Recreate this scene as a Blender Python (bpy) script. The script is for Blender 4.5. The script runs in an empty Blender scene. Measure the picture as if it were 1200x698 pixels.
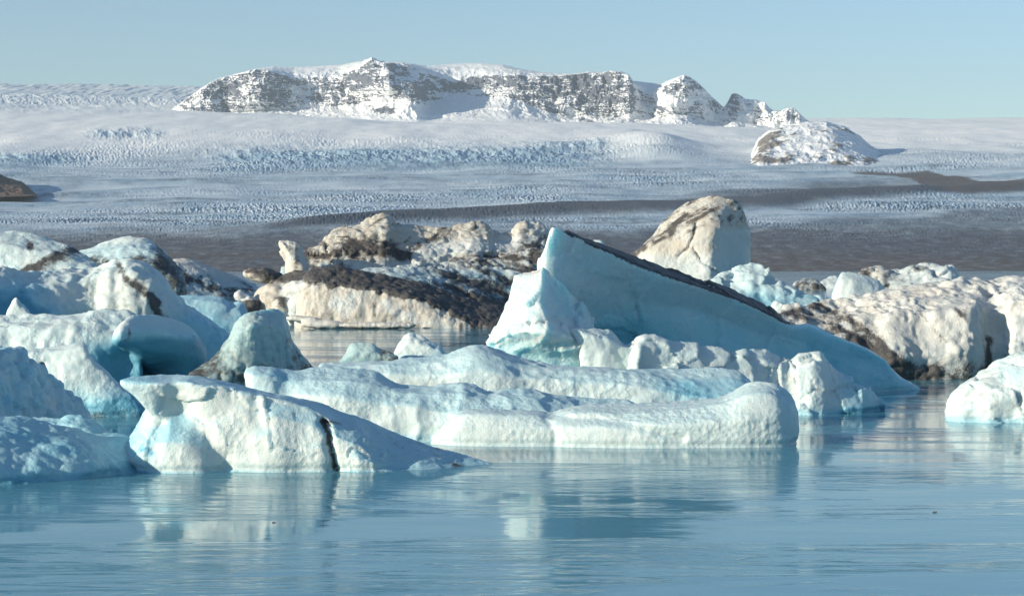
EXPOSURE = 0.60
SUN, SUN_COL = 4.6, (1.0, .91, .71)
SKY, DUST, OZONE = .108, .2, 3.0
HAZE = 3.0e-5
import bpy, math, random
import numpy as np
from mathutils import Vector

# ------------------------------------------------------------------ basics
SC = bpy.context.scene
COL = SC.collection
F = 2239.0          # focal length in units of a 1200 px wide frame
CAM_H = 5.0         # metres above the lagoon
PITCH = math.atan((349.0 - 305.0) / F)
SUN_AZ = math.radians(-119.0)   # clockwise from +Y; the sun stands to the left, a little behind the viewer
SUN_EL = math.radians(13.5)
CP, SP = math.cos(PITCH), math.sin(PITCH)


def P(px, py, d):
    """the point at forward distance d whose bearing and elevation are those of (px, py)"""
    a = (px - 600.0) / F
    b = (349.0 - py) / F
    dy = CP + b * SP
    dz = -SP + b * CP
    s = d / dy
    return (a * s, d, CAM_H + dz * s)


def elev(py, d):
    b = (349.0 - np.asarray(py, float)) / F
    return CAM_H + d * (-SP + b * CP) / (CP + b * SP)


def dw(py):
    b = (349.0 - py) / F
    return -CAM_H * (CP + b * SP) / (-SP + b * CP)


# ------------------------------------------------------------------ noise (numpy)
_rs = np.random.RandomState(7)
_perm = _rs.permutation(256)
_perm = np.concatenate([_perm, _perm, _perm])
_g3 = _rs.normal(size=(256, 3)); _g3 /= np.linalg.norm(_g3, axis=1)[:, None]
_r3 = _rs.rand(256, 3)


def _h(i, j, k):
    return _perm[_perm[_perm[i & 255] + (j & 255)] + (k & 255)]


def perlin(p):
    p = np.asarray(p, float)
    i = np.floor(p).astype(np.int64)
    f = p - i
    u = f * f * f * (f * (f * 6 - 15) + 10)
    out = 0
    for dx in (0, 1):
        wx = u[:, 0] if dx else 1 - u[:, 0]
        for dy in (0, 1):
            wy = u[:, 1] if dy else 1 - u[:, 1]
            for dz in (0, 1):
                wz = u[:, 2] if dz else 1 - u[:, 2]
                g = _g3[_h(i[:, 0] + dx, i[:, 1] + dy, i[:, 2] + dz)]
                dd = g[:, 0] * (f[:, 0] - dx) + g[:, 1] * (f[:, 1] - dy) + g[:, 2] * (f[:, 2] - dz)
                out = out + wx * wy * wz * dd
    return out * 1.5


def fbm(p, octv=4, gain=.5):
    s, a, t = 0, 1.0, 0
    for o in range(octv):
        s = s + a * perlin(p * 2.03 ** o + o * 17.3); t += a; a *= gain
    return s / t


def ridged(p, octv=4, gain=.5):
    s, a, t = 0, 1.0, 0
    for o in range(octv):
        s = s + a * (1 - 2 * np.abs(perlin(p * 2.03 ** o + o * 11.7))); t += a; a *= gain
    return s / t


def worley(p, cell=False):
    """distance to the nearest and second feature point (and a random id)"""
    p = np.asarray(p, float)
    i = np.floor(p).astype(np.int64)
    n = len(p)
    f1 = np.full(n, 9.0); f2 = np.full(n, 9.0); cid = np.zeros(n, np.int64); vec = np.zeros((n, 3))
    for dx in (-1, 0, 1):
        for dy in (-1, 0, 1):
            for dz in (-1, 0, 1):
                c = i + np.array([dx, dy, dz])
                h = _h(c[:, 0], c[:, 1], c[:, 2])
                q = c + 0.12 + 0.76 * _r3[h] - p
                d = np.einsum('ij,ij->i', q, q)
                nw = d < f1
                f2 = np.where(nw, f1, np.minimum(f2, d))
                cid = np.where(nw, h, cid)
                if cell:
                    vec[nw] = q[nw]
                f1 = np.where(nw, d, f1)
    if cell:
        return np.sqrt(f1), np.sqrt(f2), cid, vec
    return np.sqrt(f1), np.sqrt(f2)


def scallop(p):
    f1, f2 = worley(p)
    return np.minimum(f1, .9) ** 2 * 1.6 - .45


def knobs(p):
    f1, f2 = worley(p)
    return .5 - np.minimum(f1, .9) ** 2 * 1.6


def facet(p):
    f1, f2, c, v = worley(p, True)
    return np.einsum('ij,ij->i', _g3[c], v)


def sstep(a, b, x):
    t = np.clip((np.asarray(x, float) - a) / (b - a), 0, 1)
    return t * t * (3 - 2 * t)


def bump1(x, c, w):
    return np.exp(-((np.asarray(x, float) - c) / w) ** 2)


def lerp1(x, pts):
    a = np.array(pts, float)
    return np.interp(x, a[:, 0], a[:, 1])


# ------------------------------------------------------------------ nodes
def new_mat(name):
    m = bpy.data.materials.new(name)
    m.use_nodes = True
    nt = m.node_tree
    nt.nodes.clear()
    out = nt.nodes.new('ShaderNodeOutputMaterial')
    return m, nt, out


class N:
    def __init__(self, nt):
        self.nt = nt

    def __call__(self, typ, **kw):
        n = self.nt.nodes.new(typ)
        ins = kw.pop('ins', {})
        for k, v in kw.items():
            setattr(n, k, v)
        for k, v in ins.items():
            s = n.inputs[k]
            if isinstance(v, bpy.types.NodeSocket):
                self.nt.links.new(v, s)
            else:
                s.default_value = v
        return n

    def math(self, op, a, b=0.0, c=None, clamp=False):
        n = self.nt.nodes.new('ShaderNodeMath'); n.operation = op; n.use_clamp = clamp
        for k, v in enumerate((a, b) if c is None else (a, b, c)):
            if isinstance(v, bpy.types.NodeSocket):
                self.nt.links.new(v, n.inputs[k])
            else:
                n.inputs[k].default_value = v
        return n.outputs[0]

    def mix(self, fac, a, b):
        n = self.nt.nodes.new('ShaderNodeMix'); n.data_type = 'RGBA'
        for s, v in ((n.inputs[0], fac), (n.inputs[6], a), (n.inputs[7], b)):
            if isinstance(v, bpy.types.NodeSocket):
                self.nt.links.new(v, s)
            else:
                s.default_value = v
        return n.outputs[2]

    def rng(self, v, a, b, c=0.0, d=1.0, smooth=True):
        n = self.nt.nodes.new('ShaderNodeMapRange')
        n.interpolation_type = 'SMOOTHSTEP' if smooth else 'LINEAR'
        self.nt.links.new(v, n.inputs[0])
        for k, x in enumerate((a, b, c, d)):
            n.inputs[k + 1].default_value = x
        return n.outputs[0]


def C4(r, g, b):
    return (r, g, b, 1.0)


# ------------------------------------------------------------------ objects
def tag(o, label=None, cat=None, group=None, kind=None):
    if label: o['label'] = label
    if cat: o['category'] = cat
    if group: o['group'] = group
    if kind: o['kind'] = kind
    return o


def mesh_from(name, co, faces, mat=None, smooth=True):
    me = bpy.data.meshes.new(name)
    me.from_pydata([tuple(c) for c in co] if not isinstance(co, list) else co, [], faces)
    if mat: me.materials.append(mat)
    me.update()
    if smooth:
        me.polygons.foreach_set('use_smooth', [True] * len(me.polygons))
    return me


def grid_mesh(name, V, mat):
    """V: rows x cols x 3 array -> a quad mesh, built fast"""
    r, c, _ = V.shape
    me = bpy.data.meshes.new(name)
    me.vertices.add(r * c)
    me.vertices.foreach_set('co', V.reshape(-1).astype(np.float32))
    idx = np.arange(r * c).reshape(r, c)
    q = np.stack([idx[:-1, :-1], idx[:-1, 1:], idx[1:, 1:], idx[1:, :-1]], -1).reshape(-1, 4)
    n = len(q)
    me.loops.add(n * 4); me.polygons.add(n)
    me.loops.foreach_set('vertex_index', q.reshape(-1).astype(np.int32))
    me.polygons.foreach_set('loop_start', (np.arange(n) * 4).astype(np.int32))
    me.polygons.foreach_set('use_smooth', np.ones(n, bool))
    me.materials.append(mat)
    me.update(calc_edges=True); me.validate()
    return me


def set_attr(me, name, arr):
    a = me.attributes.new(name, 'FLOAT', 'POINT')
    a.data.foreach_set('value', np.ascontiguousarray(arr, dtype=np.float32))


def link(name, me):
    o = bpy.data.objects.new(name, me)
    COL.objects.link(o)
    return o
# ------------------------------------------------------------------ render, camera, light
SC.render.engine = 'CYCLES'
SC.view_settings.view_transform = 'Standard'
SC.view_settings.look = 'None'
SC.view_settings.exposure = EXPOSURE
SC.view_settings.gamma = 1.0
SC.view_settings.use_curve_mapping = False
SC.cycles.use_denoising = True
SC.cycles.max_bounces = 8
SC.cycles.diffuse_bounces = 3
SC.cycles.volume_bounces = 0
SC.cycles.sample_clamp_indirect = 6.0
SC.cycles.caustics_reflective = False
SC.cycles.caustics_refractive = False

cam = bpy.data.cameras.new('camera')
cam.sensor_width = 36.0
cam.lens = 36.0 * F / 1200.0
cam.clip_start = 0.5
cam.clip_end = 60000.0
co = bpy.data.objects.new('camera', cam)
COL.objects.link(co)
co.location = (0, 0, CAM_H)
co.rotation_euler = (math.pi / 2 - PITCH, 0, 0)
SC.camera = co

w = bpy.data.worlds.new('World')
SC.world = w
w.use_nodes = True
nt = w.node_tree
sky = nt.nodes.new('ShaderNodeTexSky')
sky.sky_type = 'NISHITA'
sky.sun_disc = False
sky.sun_elevation = SUN_EL
sky.sun_rotation = SUN_AZ % (2 * math.pi)
sky.air_density = 1.0
sky.dust_density = DUST
sky.ozone_density = OZONE
sky.altitude = 0
nt.nodes['Background'].inputs['Strength'].default_value = SKY
nt.links.new(sky.outputs[0], nt.nodes['Background'].inputs[0])

sl = bpy.data.lights.new('sun', 'SUN')
sl.energy = SUN
sl.angle = math.radians(0.53)
sl.color = SUN_COL
so = bpy.data.objects.new('sun', sl)
COL.objects.link(so)
sdir = Vector((math.sin(SUN_AZ) * math.cos(SUN_EL), math.cos(SUN_AZ) * math.cos(SUN_EL), math.sin(SUN_EL)))
so.rotation_euler = sdir.to_track_quat('Z', 'Y').to_euler()
so.location = (-60, -40, 60)

# ------------------------------------------------------------------ water
def water_material():
    m, nt, out = new_mat('lagoon_water')
    n = N(nt)
    pos = n('ShaderNodeNewGeometry').outputs['Position']
    mp = n('ShaderNodeMapping', ins={'Vector': pos, 'Scale': (0.5, 1.0, 1.0)}).outputs[0]
    rip = n('ShaderNodeTexNoise', ins={'Vector': mp, 'Scale': 2.6, 'Detail': 3.0, 'Roughness': .55, 'Distortion': .3}).outputs[0]
    mp2 = n('ShaderNodeMapping', ins={'Vector': pos, 'Scale': (0.35, 0.75, 1.0), 'Rotation': (0, 0, .25)}).outputs[0]
    swell = n('ShaderNodeTexNoise', ins={'Vector': mp2, 'Scale': .55, 'Detail': 2.0}).outputs[0]
    # streaks of wind-ruffled water between slicks
    mp3 = n('ShaderNodeMapping', ins={'Vector': pos, 'Scale': (0.03, 0.16, 1.0), 'Rotation': (0, 0, -.06)}).outputs[0]
    patch = n('ShaderNodeTexNoise', ins={'Vector': mp3, 'Scale': 1.6, 'Detail': 5.0, 'Roughness': .62, 'Distortion': 1.2}).outputs[0]
    pm = n.rng(patch, .47, .60)
    amt = n.math('MULTIPLY_ADD', pm, .50, .10)
    mp4 = n('ShaderNodeMapping', ins={'Vector': pos, 'Scale': (0.10, 0.75, 1.0), 'Rotation': (0, 0, .05)}).outputs[0]
    thin = n('ShaderNodeTexNoise', ins={'Vector': mp4, 'Scale': 1.3, 'Detail': 4.0, 'Roughness': .6, 'Distortion': 1.6}).outputs[0]
    lines = n.rng(n.math('ABSOLUTE', n.math('SUBTRACT', thin, .5)), .0, .035, 1.0, 0.0)
    amt = n.math('ADD', amt, n.math('MULTIPLY', n.math('MULTIPLY', lines, n.rng(patch, .46, .58)), .75))
    hh = n.math('ADD', n.math('MULTIPLY', rip, n.math('MULTIPLY', amt, .034)), n.math('MULTIPLY', swell, .032))
    bp = n('ShaderNodeBump', ins={'Height': hh, 'Strength': 1.0, 'Distance': .62})
    b = n('ShaderNodeBsdfPrincipled', ins={'Base Color': C4(.085, .255, .34), 'Roughness': .05, 'IOR': 1.33,
                                           'Normal': bp.outputs[0]})
    rg = n.math('MULTIPLY_ADD', pm, .07, .06)
    nt.links.new(rg, b.inputs['Roughness'])
    nt.links.new(b.outputs[0], out.inputs[0])
    return m


wm = mesh_from('water', [(-500, -40, 0), (500, -40, 0), (500, 1100, 0), (-500, 1100, 0)], [(0, 1, 2, 3)], water_material())
tag(link('water', wm), kind='structure')

# ------------------------------------------------------------------ the glacier
DV = [(300, 327), (780, 320.5), (850, 318), (1000, 310), (1250, 298), (1650, 280), (2250, 258), (3000, 238), (3900, 216), (5300, 191),
      (7000, 167), (8600, 149)]


def crest_v(px):
    return lerp1(px, [(-400, 120), (0, 122), (220, 132), (500, 142), (740, 145), (900, 151), (960, 156), (1050, 151), (1200, 148), (1600, 145)])


def far_v(px):
    return lerp1(px, [(-400, 98), (0, 99), (230, 101), (330, 105), (430, 128), (600, 140), (850, 140), (960, 139), (1050, 138), (1200, 137), (1600, 137)])


def build_glacier():
    px = np.concatenate([np.arange(-330, -20, 3.0), np.arange(-20, 1220, .85), np.arange(1220, 1530, 3.0)])
    # rows: dense where the surface is seen edge-on
    vs = np.concatenate([np.arange(327, 255, -.5), np.arange(255, 150, -.3)])
    dt = np.array(DV, float)
    d_near = np.interp(-vs, -dt[:, 1], dt[:, 0])
    d_far = np.concatenate([np.linspace(8600, 9600, 36)[1:], np.linspace(9600, 10600, 14)[1:], np.linspace(10600, 15000, 140)[1:], [15400]])
    d = np.concatenate([d_near, d_far])
    U, D = np.meshgrid(px, d)
    cv, fv = crest_v(U), far_v(U)
    Vn = np.interp(D, dt[:, 0], dt[:, 1])
    t1 = sstep(8000, 9600, D)
    # near part eases onto the crest, then a trough, then the plateau behind
    V = Vn + np.clip((D - 5300) / 4300, 0, 1) ** 1.5 * (cv - 145.0) * (D <= 9600)
    V = np.where(D > 8600, (Vn + (cv - 149) * 1.0) + 0 * V, V)
    Vb = np.interp(np.clip(D, 0, 8600), dt[:, 0], dt[:, 1]) + (cv + 3 - 149) * sstep(5300, 8600, D)
    V = np.where(D <= 8600, Vb, cv + 3 - 3 * np.sin(np.clip((D - 8600) / 1000, 0, 1) * math.pi / 2))
    dip = np.where(U < 920, 5.0, 0.0) * (1 - sstep(880, 980, U))
    V = np.where(D > 9600, cv + dip * sstep(9600, 10400, D), V)
    V = np.where(D > 10600, (cv + dip) + (fv - cv - dip) * (np.clip((D - 10600) / 4400, 0, 1) ** .8), V)
    X = (U - 600) / F * D
    Z = elev(V, D)
    Z = np.where(D > 15100, Z - 150, Z)
    Z = np.where(V > 318, np.interp(D, [300, 700, 850], [-25, -4, .3]), Z)

    fl = lambda a: a.reshape(-1)
    x, y, u, v = fl(X), fl(D), fl(U), fl(V)
    # rolling of the ice
    roll = fbm(np.stack([x / 900, y / 2600, 0 * x], 1), 3)
    roll2 = fbm(np.stack([x / 260, y / 900, 0 * x + 3], 1), 3)
    warp = fbm(np.stack([x / 300, y / 900, 0 * x + 9], 1), 2) * 60
    # crevasses: amplitude map over the ice
    amp = lerp1(v, [(100, .8), (118, .9), (126, .10), (145, .16), (156, .36), (172, .60), (186, 1.0), (205, 1.15), (222, 1.5), (240, 1.8), (258, 1.5), (275, .7), (300, .2), (320, .05)])
    amp = amp * (.25 + 1.25 * sstep(-.22, .35, fbm(np.stack([x / 500, y / 1500, 0 * x + 21], 1), 3)))
    band = bump1(v, 182, 11) * sstep(190, 330, u) * (1 - sstep(620, 760, u))       # the broken ice field under the mountain
    band = np.maximum(band, .9 * bump1(v, 157, 5) * sstep(90, 120, u) * (1 - sstep(175, 200, u)))
    band = np.maximum(band, .9 * bump1(v, 172, 5) * sstep(600, 640, u) * (1 - sstep(700, 720, u)))
    band = np.maximum(band, .9 * bump1(v, 187, 5) * (1 - sstep(60, 120, u)))
    band = np.maximum(band, .5 * sstep(140, 110, v) * (1 - sstep(240, 330, u)))
    smooth = 1 - .9 * sstep(122, 128, v) * sstep(172, 150, v) * (1 - sstep(120, 330, u))
    smooth = smooth * (1 - .75 * bump1(v, 206, 8) * (.5 + fbm(np.stack([x / 700, y / 1500, 0 * x + 121], 1), 2)))
    smooth = smooth * (1 - .7 * sstep(960, 1000, u) * sstep(185, 150, v))
    smooth = smooth * (1 - .6 * sstep(850, 950, u) * bump1(v, 222, 18))
    s = np.clip(y / 4000, .15, 3.2)
    yl = np.log(np.maximum(y, 100.0)) * 24.0              # grain that grows with distance from the lagoon
    xs = x / s
    wp = fbm(np.stack([xs / 70, yl / 3, 0 * x + 44], 1), 3) * 5
    p1 = np.stack([(xs + wp) / 5.8, yl * 1.6 + xs / 60, 0 * x + 5], 1)
    p2 = np.stack([(xs + wp * 1.5) / 19 + yl * .22, yl * .55, 0 * x + 15], 1)
    p3 = np.stack([xs / 46 + yl * .40, yl * .30 - xs / 90, 0 * x + 25], 1)
    n1 = perlin(p1) + .7 * perlin(p1 * 1.9 + 31)
    n2 = ridged(p2, 3)
    n4 = perlin(np.stack([(xs - wp) / 3.5 + yl * .3, yl * 2.3, 0 * x + 35], 1))
    n3 = ridged(p3, 3)
    Zf = fl(Z) + roll * 9 * np.clip(y / 3000, .1, 1.6) + roll2 * 7.0 * np.clip(y / 3000, .05, 1.5)
    Zf = Zf + smooth * amp * s * (n1 * .50 + n4 * .66 + n2 * .20) * (.35 + 1.3 * sstep(-.25, .3, fbm(np.stack([xs / 330, yl * .5 - xs / 1100, 0 * x + 171], 1), 3))) + band * s * (n3 * 7.0 + n2 * 1.6 + n1 * .8 + n4 * .7) - band * s * 2
    # a lit-and-shaded swell right of centre, and the cracked step above it
    Zf = Zf + 46 * bump1(u - 760 + (v - 170) * -2.2, 0, 45) * bump1(v, 172, 11)
    Zf = Zf + 20 * bump1(u + (v - 186) * -3.0, 770, 40) * bump1(v, 184, 4)
    Zf = Zf - 26 * bump1(v, 132, 5) * bump1(u, 850, 60)
    # moraine ground near the shore: low hummocks
    # flow bands: long low swells drawn out along the ice stream
    fb = fbm(np.stack([xs / 420 + yl * .05, yl * .42 - xs / 900, 0 * x + 141], 1), 4, .55)
    fb2 = fbm(np.stack([xs / 160, yl * .9 - xs / 500, 0 * x + 151], 1), 3, .55)
    Zf = Zf + (fb * 7 + fb2 * 2.6) * s * sstep(262, 240, v) * sstep(118, 135, v)
    hm = fbm(np.stack([x / 26, y / 110, 0 * x + 40], 1), 5, .6)
    Zf = Zf + hm * 1.3 * sstep(245, 285, v) * (1 - .8 * sstep(312, 319, v))
    # the medial moraine stands a little proud and throws its shadow
    mc = lerp1(u, [(-300, 285), (0, 279), (250, 277), (340, 268), (450, 259), (600, 250), (750, 245), (900, 239), (1000, 231), (1100, 224), (1250, 214), (1500, 205)])
    wob = fbm(np.stack([x / 160, y / 500, 0 * x + 60], 1), 4)
    mv = v - mc + wob * 5
    Zf = Zf + bump1(mv, -2, 6) * 9 * np.clip(y / 2500, .4, 1.6) * sstep(180, 420, u)
    Zf = np.where(v > 318, fl(Z), Zf)

    # debris on the ice; its grey part also carries the ice's self-shadow as colour
    f1 = fbm(np.stack([xs / 150, yl * .30, 0 * x + 71], 1), 5, .65)
    f2 = fbm(np.stack([xs / 30, yl * .9, 0 * x + 81], 1), 4, .7)
    f3 = fbm(np.stack([x / 350, y / 260, 0 * x + 91], 1), 4, .55)
    low = sstep(243, 290, v + f1 * 16 + 10 * sstep(500, 900, u))                 # the debris-covered snout
    med = (bump1(mv, 0, 5.5) ** .6) * sstep(150, 400, u)                         # medial moraine
    med = np.maximum(med, .80 * sstep(-34, -10, mv + f1 * 10) * sstep(4, -2, mv) * sstep(680, 900, u) * (1 - sstep(1040, 1150, u)))   # dark ice above it, right
    thin = sstep(5, 10, mv) * sstep(24, 12, mv + f1 * 10) * sstep(560, 800, u)   # the clean strip below it
    low = low * (1 - .85 * thin)
    low = np.maximum(low, .8 * sstep(12, 30, mv + f1 * 12) * sstep(520, 700, u))
    grey = (.82 + .55 * np.clip(fb2 + fb, -.5, .6)) * lerp1(v, [(120, .0), (150, .06), (185, .50), (205, .66), (240, .66), (260, .76)]) * (.7 + .9 * f3)  # dirt together with painted self-shadow of the crevassed middle part
    grey = np.maximum(grey, .5 * bump1(v, 212, 14) * (1 - sstep(60, 220, u)))
    deb = np.clip(np.maximum.reduce([low * (.84 + .35 * f2), med * (1.0 + .2 * f2), np.clip(grey, 0, .72) * (.75 + .9 * f2)]), 0, 1)
    # brown wedge of moraine at the right
    wx = sstep(985, 1010, u + f1 * 12) * sstep(1225, 1195, u)
    wt = lerp1(u, [(985, 201.5), (1062, 199), (1085, 199), (1130, 207), (1200, 216)])
    wb = lerp1(u, [(985, 203), (1050, 205), (1075, 211), (1105, 225), (1140, 228), (1200, 220)])
    wy = sstep(wt - 1.5, wt + 1.5, v + f1 * 3) * sstep(wb + 2, wb - 2, v + f1 * 4)
    wedge = wx * wy
    deb = np.maximum(deb, wedge * .93)
    # the thin dark line leading to the wedge
    ln = bump1(v + f1 * 2, lerp1(u, [(900, 206), (1000, 200), (1060, 200)]), 1.6) * sstep(985, 1020, u) * sstep(1075, 1060, u)
    deb = np.maximum(deb, ln * .7)
    brown = np.clip(np.maximum.reduce([wedge, sstep(284, 306, v + f1 * 14) * 1.0, .35 * sstep(262, 280, v)]) * (.75 + .6 * f3), 0, 1)
    Vv = np.stack([x, y, Zf], 1).reshape(U.shape + (3,))
    me = grid_mesh('glacier', Vv, glacier_material())
    set_attr(me, 'debris', deb)
    set_attr(me, 'brown', brown)
    set_attr(me, 'blue', np.clip((.72 + .5 * fb2 + .4 * fb) * sstep(160, 200, v) + 1.0 * band * (.7 + f3), 0, 1))  # blue ice; in the band the crevasses' shade is also tinted in
    return tag(link('glacier', me), kind='structure')


def glacier_material():
    m, nt, out = new_mat('glacier_ice')
    n = N(nt)
    deb = n('ShaderNodeAttribute', attribute_name='debris').outputs['Fac']  # debris cover, with the grey painted for self-shadow in it
    brn = n('ShaderNodeAttribute', attribute_name='brown').outputs['Fac']
    pos = n('ShaderNodeNewGeometry').outputs['Position']
    mp = n('ShaderNodeMapping', ins={'Vector': pos, 'Scale': (.09, .02, .09)}).outputs[0]
    f = n('ShaderNodeTexNoise', ins={'Vector': mp, 'Scale': 1.0, 'Detail': 6.0, 'Roughness': .65}).outputs[0]
    k = n.rng(n.math('ADD', deb, n.math('MULTIPLY_ADD', f, .32, -.16)), .1, .95)
    rock = n.mix(brn, C4(.100, .110, .130), C4(.130, .102, .085))
    rock = n.mix(n.rng(f, .35, .7), rock, n.mix(.12, rock, C4(.03, .03, .034)))
    ice = n.mix(n.rng(f, .4, .75), C4(.91, .90, .88), C4(.82, .84, .85))
    ice = n.mix(n('ShaderNodeAttribute', attribute_name='blue').outputs['Fac'], ice, C4(.33, .47, .575))
    col = n.mix(k, ice, rock)
    b = n('ShaderNodeBsdfPrincipled', ins={'Base Color': col, 'Roughness': .75, 'Specular IOR Level': .2})
    nt.links.new(b.outputs[0], out.inputs[0])
    return m


def rock_snow_material(name, rock_a, rock_b, snow=C4(.82, .83, .84), layer=.02):
    m, nt, out = new_mat(name)
    n = N(nt)
    rk = n('ShaderNodeAttribute', attribute_name='rock').outputs['Fac']
    pos = n('ShaderNodeNewGeometry').outputs['Position']
    mp = n('ShaderNodeMapping', ins={'Vector': pos, 'Scale': (layer * .4, layer * .4, layer * 1.0)}).outputs[0]
    f = n('ShaderNodeTexNoise', ins={'Vector': mp, 'Scale': 1.0, 'Detail': 7.0, 'Roughness': .7}).outputs[0]
    k = n.rng(n.math('ADD', rk, n.math('MULTIPLY_ADD', f, .9, -.45)), .40, .58)
    rock = n.mix(n.rng(f, .35, .68), rock_a, rock_b)
    col = n.mix(k, snow, rock)
    b = n('ShaderNodeBsdfPrincipled', ins={'Base Color': col, 'Roughness': .85, 'Specular IOR Level': .15})
    nt.links.new(b.outputs[0], out.inputs[0])
    return m


RIDGE = [(185, 136), (200, 131), (215, 120), (235, 105), (255, 93), (285, 85), (305, 80), (320, 78), (345, 79), (375, 77.5), (400, 76), (425, 71.5), (431, 69.5),
         (436, 67), (441, 69), (447, 72), (470, 73), (480, 74.5), (500, 77.5), (530, 75), (548, 74), (565, 74), (590, 76), (607, 80), (630, 84), (655, 86),
         (672, 86.5), (690, 84), (705, 85), (715, 83), (728, 84), (737, 88), (742, 95), (760, 97), (775, 98), (786, 93), (794, 90), (801, 88), (808, 91), (814, 95),
         (825, 105), (833, 114), (840, 120), (848, 127), (853, 119), (857, 111), (862, 110), (868, 113), (873, 117), (886, 118), (896, 121), (901, 127), (907, 131),
         (914, 131), (920, 128.5), (927, 127), (932, 129), (940, 138), (950, 145), (975, 153), (1000, 157)]


def build_mountain():
    px = np.arange(186, 1000, .6)
    nr = 330
    t = np.linspace(0, 1, nr)
    U, T = np.meshgrid(px, t)
    yr = lerp1(U, RIDGE)
    yb = lerp1(U, [(180, 139), (500, 150), (740, 153), (950, 160), (1000, 164)])
    d0, d1, d2, d3 = 10450., 11380., 11490., 12250.
    # rows: apron 0-.42, cliff .42-.86, snow cap .86-1 (then the back slope is left to the far side)
    tc0, tc1 = .36, .82
    fr_b = lerp1(U, [(186, .2), (250, .14), (345, .22), (420, .34), (500, .42), (600, .48), (660, .22), (735, .20), (790, .30), (830, .25), (870, .3), (960, .2)])
    fr_t = lerp1(U, [(186, .96), (300, .97), (345, .78), (400, .80), (435, .95), (480, .96), (530, .72), (610, .86), (670, .96), (735, .97), (760, .80), (800, .98), (960, .98)])
    H = np.where(T < tc0, (T / tc0) ** 1.25 * fr_b, np.where(T < tc1, fr_b + (fr_t - fr_b) * (T - tc0) / (tc1 - tc0), fr_t + (1 - fr_t) * np.sin(np.clip((T - tc1) / (1 - tc1), 0, 1) * math.pi / 2)))
    D = np.where(T < tc0, d0 + (d1 - d0) * T / tc0, np.where(T < tc1, d1 + (d2 - d1) * (T - tc0) / (tc1 - tc0), d2 + (d3 - d2) * ((T - tc1) / (1 - tc1)) ** 1.2))
    # spurs come towards the viewer, bowls go back
    spur = 520 * np.where(U < 487, bump1(U, 487, 46), bump1(U, 487, 11)) * sstep(.02, .45, T) * (1 - sstep(.5, .9, T))
    spur += 300 * np.where(U < 797, bump1(U, 797, 40), bump1(U, 797, 22)) * sstep(.0, .6, T)
    spur += 110 * np.where(U < 735, bump1(U, 735, 24), bump1(U, 735, 9)) * sstep(.1, .5, T)
    spur += 220 * bump1(U, 300, 30) * sstep(.2, .5, T) + 150 * bump1(U, 240, 25)
    spur += 260 * np.where(U < 455, bump1(U, 455, 40), bump1(U, 455, 8)) * sstep(.3, .6, T)
    spur += 160 * np.where(U < 932, bump1(U, 932, 30), bump1(U, 932, 20)) * sstep(.0, .6, T)
    spur -= 330 * bump1(U, 540, 45) * sstep(.2, .5, T)
    spur -= 200 * bump1(U, 762, 14) * sstep(.2, .6, T)
    D = D - spur
    X = (U - 600) / F * 11400
    x, y, h = X.reshape(-1), D.reshape(-1), H.reshape(-1)
    u, tt = U.reshape(-1), T.reshape(-1)
    z = elev(yb + (yr - yb) * H, 11400.).reshape(-1)
    cl = sstep(tc0 - .12, tc0 + .05, tt) * (1 - sstep(tc1 - .05, tc1 + .12, tt))
    rib = ridged(np.stack([x / 190, z / 420, y / 1500], 1), 4, .55)
    rib2 = ridged(np.stack([x / 75, z / 130, y / 700 + 7], 1), 3, .55)
    ter = perlin(np.stack([x / 500, z / 16, y / 900 + 3], 1)) + .6 * perlin(np.stack([x / 200, z / 7.5, y / 500 + 13], 1))
    lump = fbm(np.stack([x / 140, z / 140, y / 160 + 23], 1), 4)
    warp = fbm(np.stack([x / 300, z / 200, y / 800 + 51], 1), 3) * 2.2
    strat = perlin(np.stack([x / 900 + 3, z / 24 + warp + x / 2600, 0 * x + 5], 1)) + .6 * perlin(np.stack([x / 400, z / 10.5 + warp * 1.5 + x / 1400, 0 * x + 8], 1))
    crag = ridged(np.stack([x / 120 + z / 260, z / 150, y / 600 + 61], 1), 5, .62)
    y = y - cl * (rib * 62 + rib2 * 36 + strat * 12 + crag * 44) - (1 - cl) * lump * 50 * sstep(.02, .2, tt)
    z = z + (1 - cl) * lump * 8 * sstep(.03, .3, tt) * (1 - sstep(.9, 1, tt)) + cl * (rib2 * 6 + crag * 6) * (1 - sstep(.9, 1, tt))
    z = z + sstep(.93, 1., tt) * perlin(np.stack([x / 26, 0 * x, 0 * x + 2], 1)) * 6.5 * (1 - bump1(u, 560, 55)) * (1 - .6 * bump1(u, 385, 40))
    cr = ridged(np.stack([x / 110, z / 150 + x / 400, y / 400 + 33], 1), 4, .6)
    y = y - cr * 42 * sstep(.08, .3, tt) * (1 - sstep(.88, .97, tt))
    z = z + cr * 5 * sstep(.08, .3, tt) * (1 - sstep(.85, .97, tt))
    ap = ridged(np.stack([x / 95 + z / 300, z / 260 + y / 260, 0 * x + 71], 1), 4, .55)
    y = y - (1 - cl) * ap * 46 * sstep(.06, .25, tt) * (1 - sstep(.8, .9, tt)) * (.35 + bump1(u, 455, 60) + bump1(u, 810, 70) + .6 * bump1(u, 260, 60))
    k = 1.0 + (y - 11400) / 11400
    x = x * k
    z = CAM_H + (z - CAM_H) * k
    V = np.stack([x, y, z], 1).reshape(U.shape + (3,))
    # the hidden back falls away
    back = V[-1].copy(); back[:, 1] += 900; back[:, 2] -= 420
    V = np.concatenate([V, back[None]], 0)
    me = grid_mesh('mountain', V, rock_snow_material('mountain_rock_and_snow', C4(.135, .142, .175), C4(.082, .092, .122), layer=.03))
    nn = np.zeros(len(me.vertices) * 3, np.float32); me.vertices.foreach_get('normal', nn); nn = nn.reshape(-1, 3)
    nz = np.abs(nn[:, 2])
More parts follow.
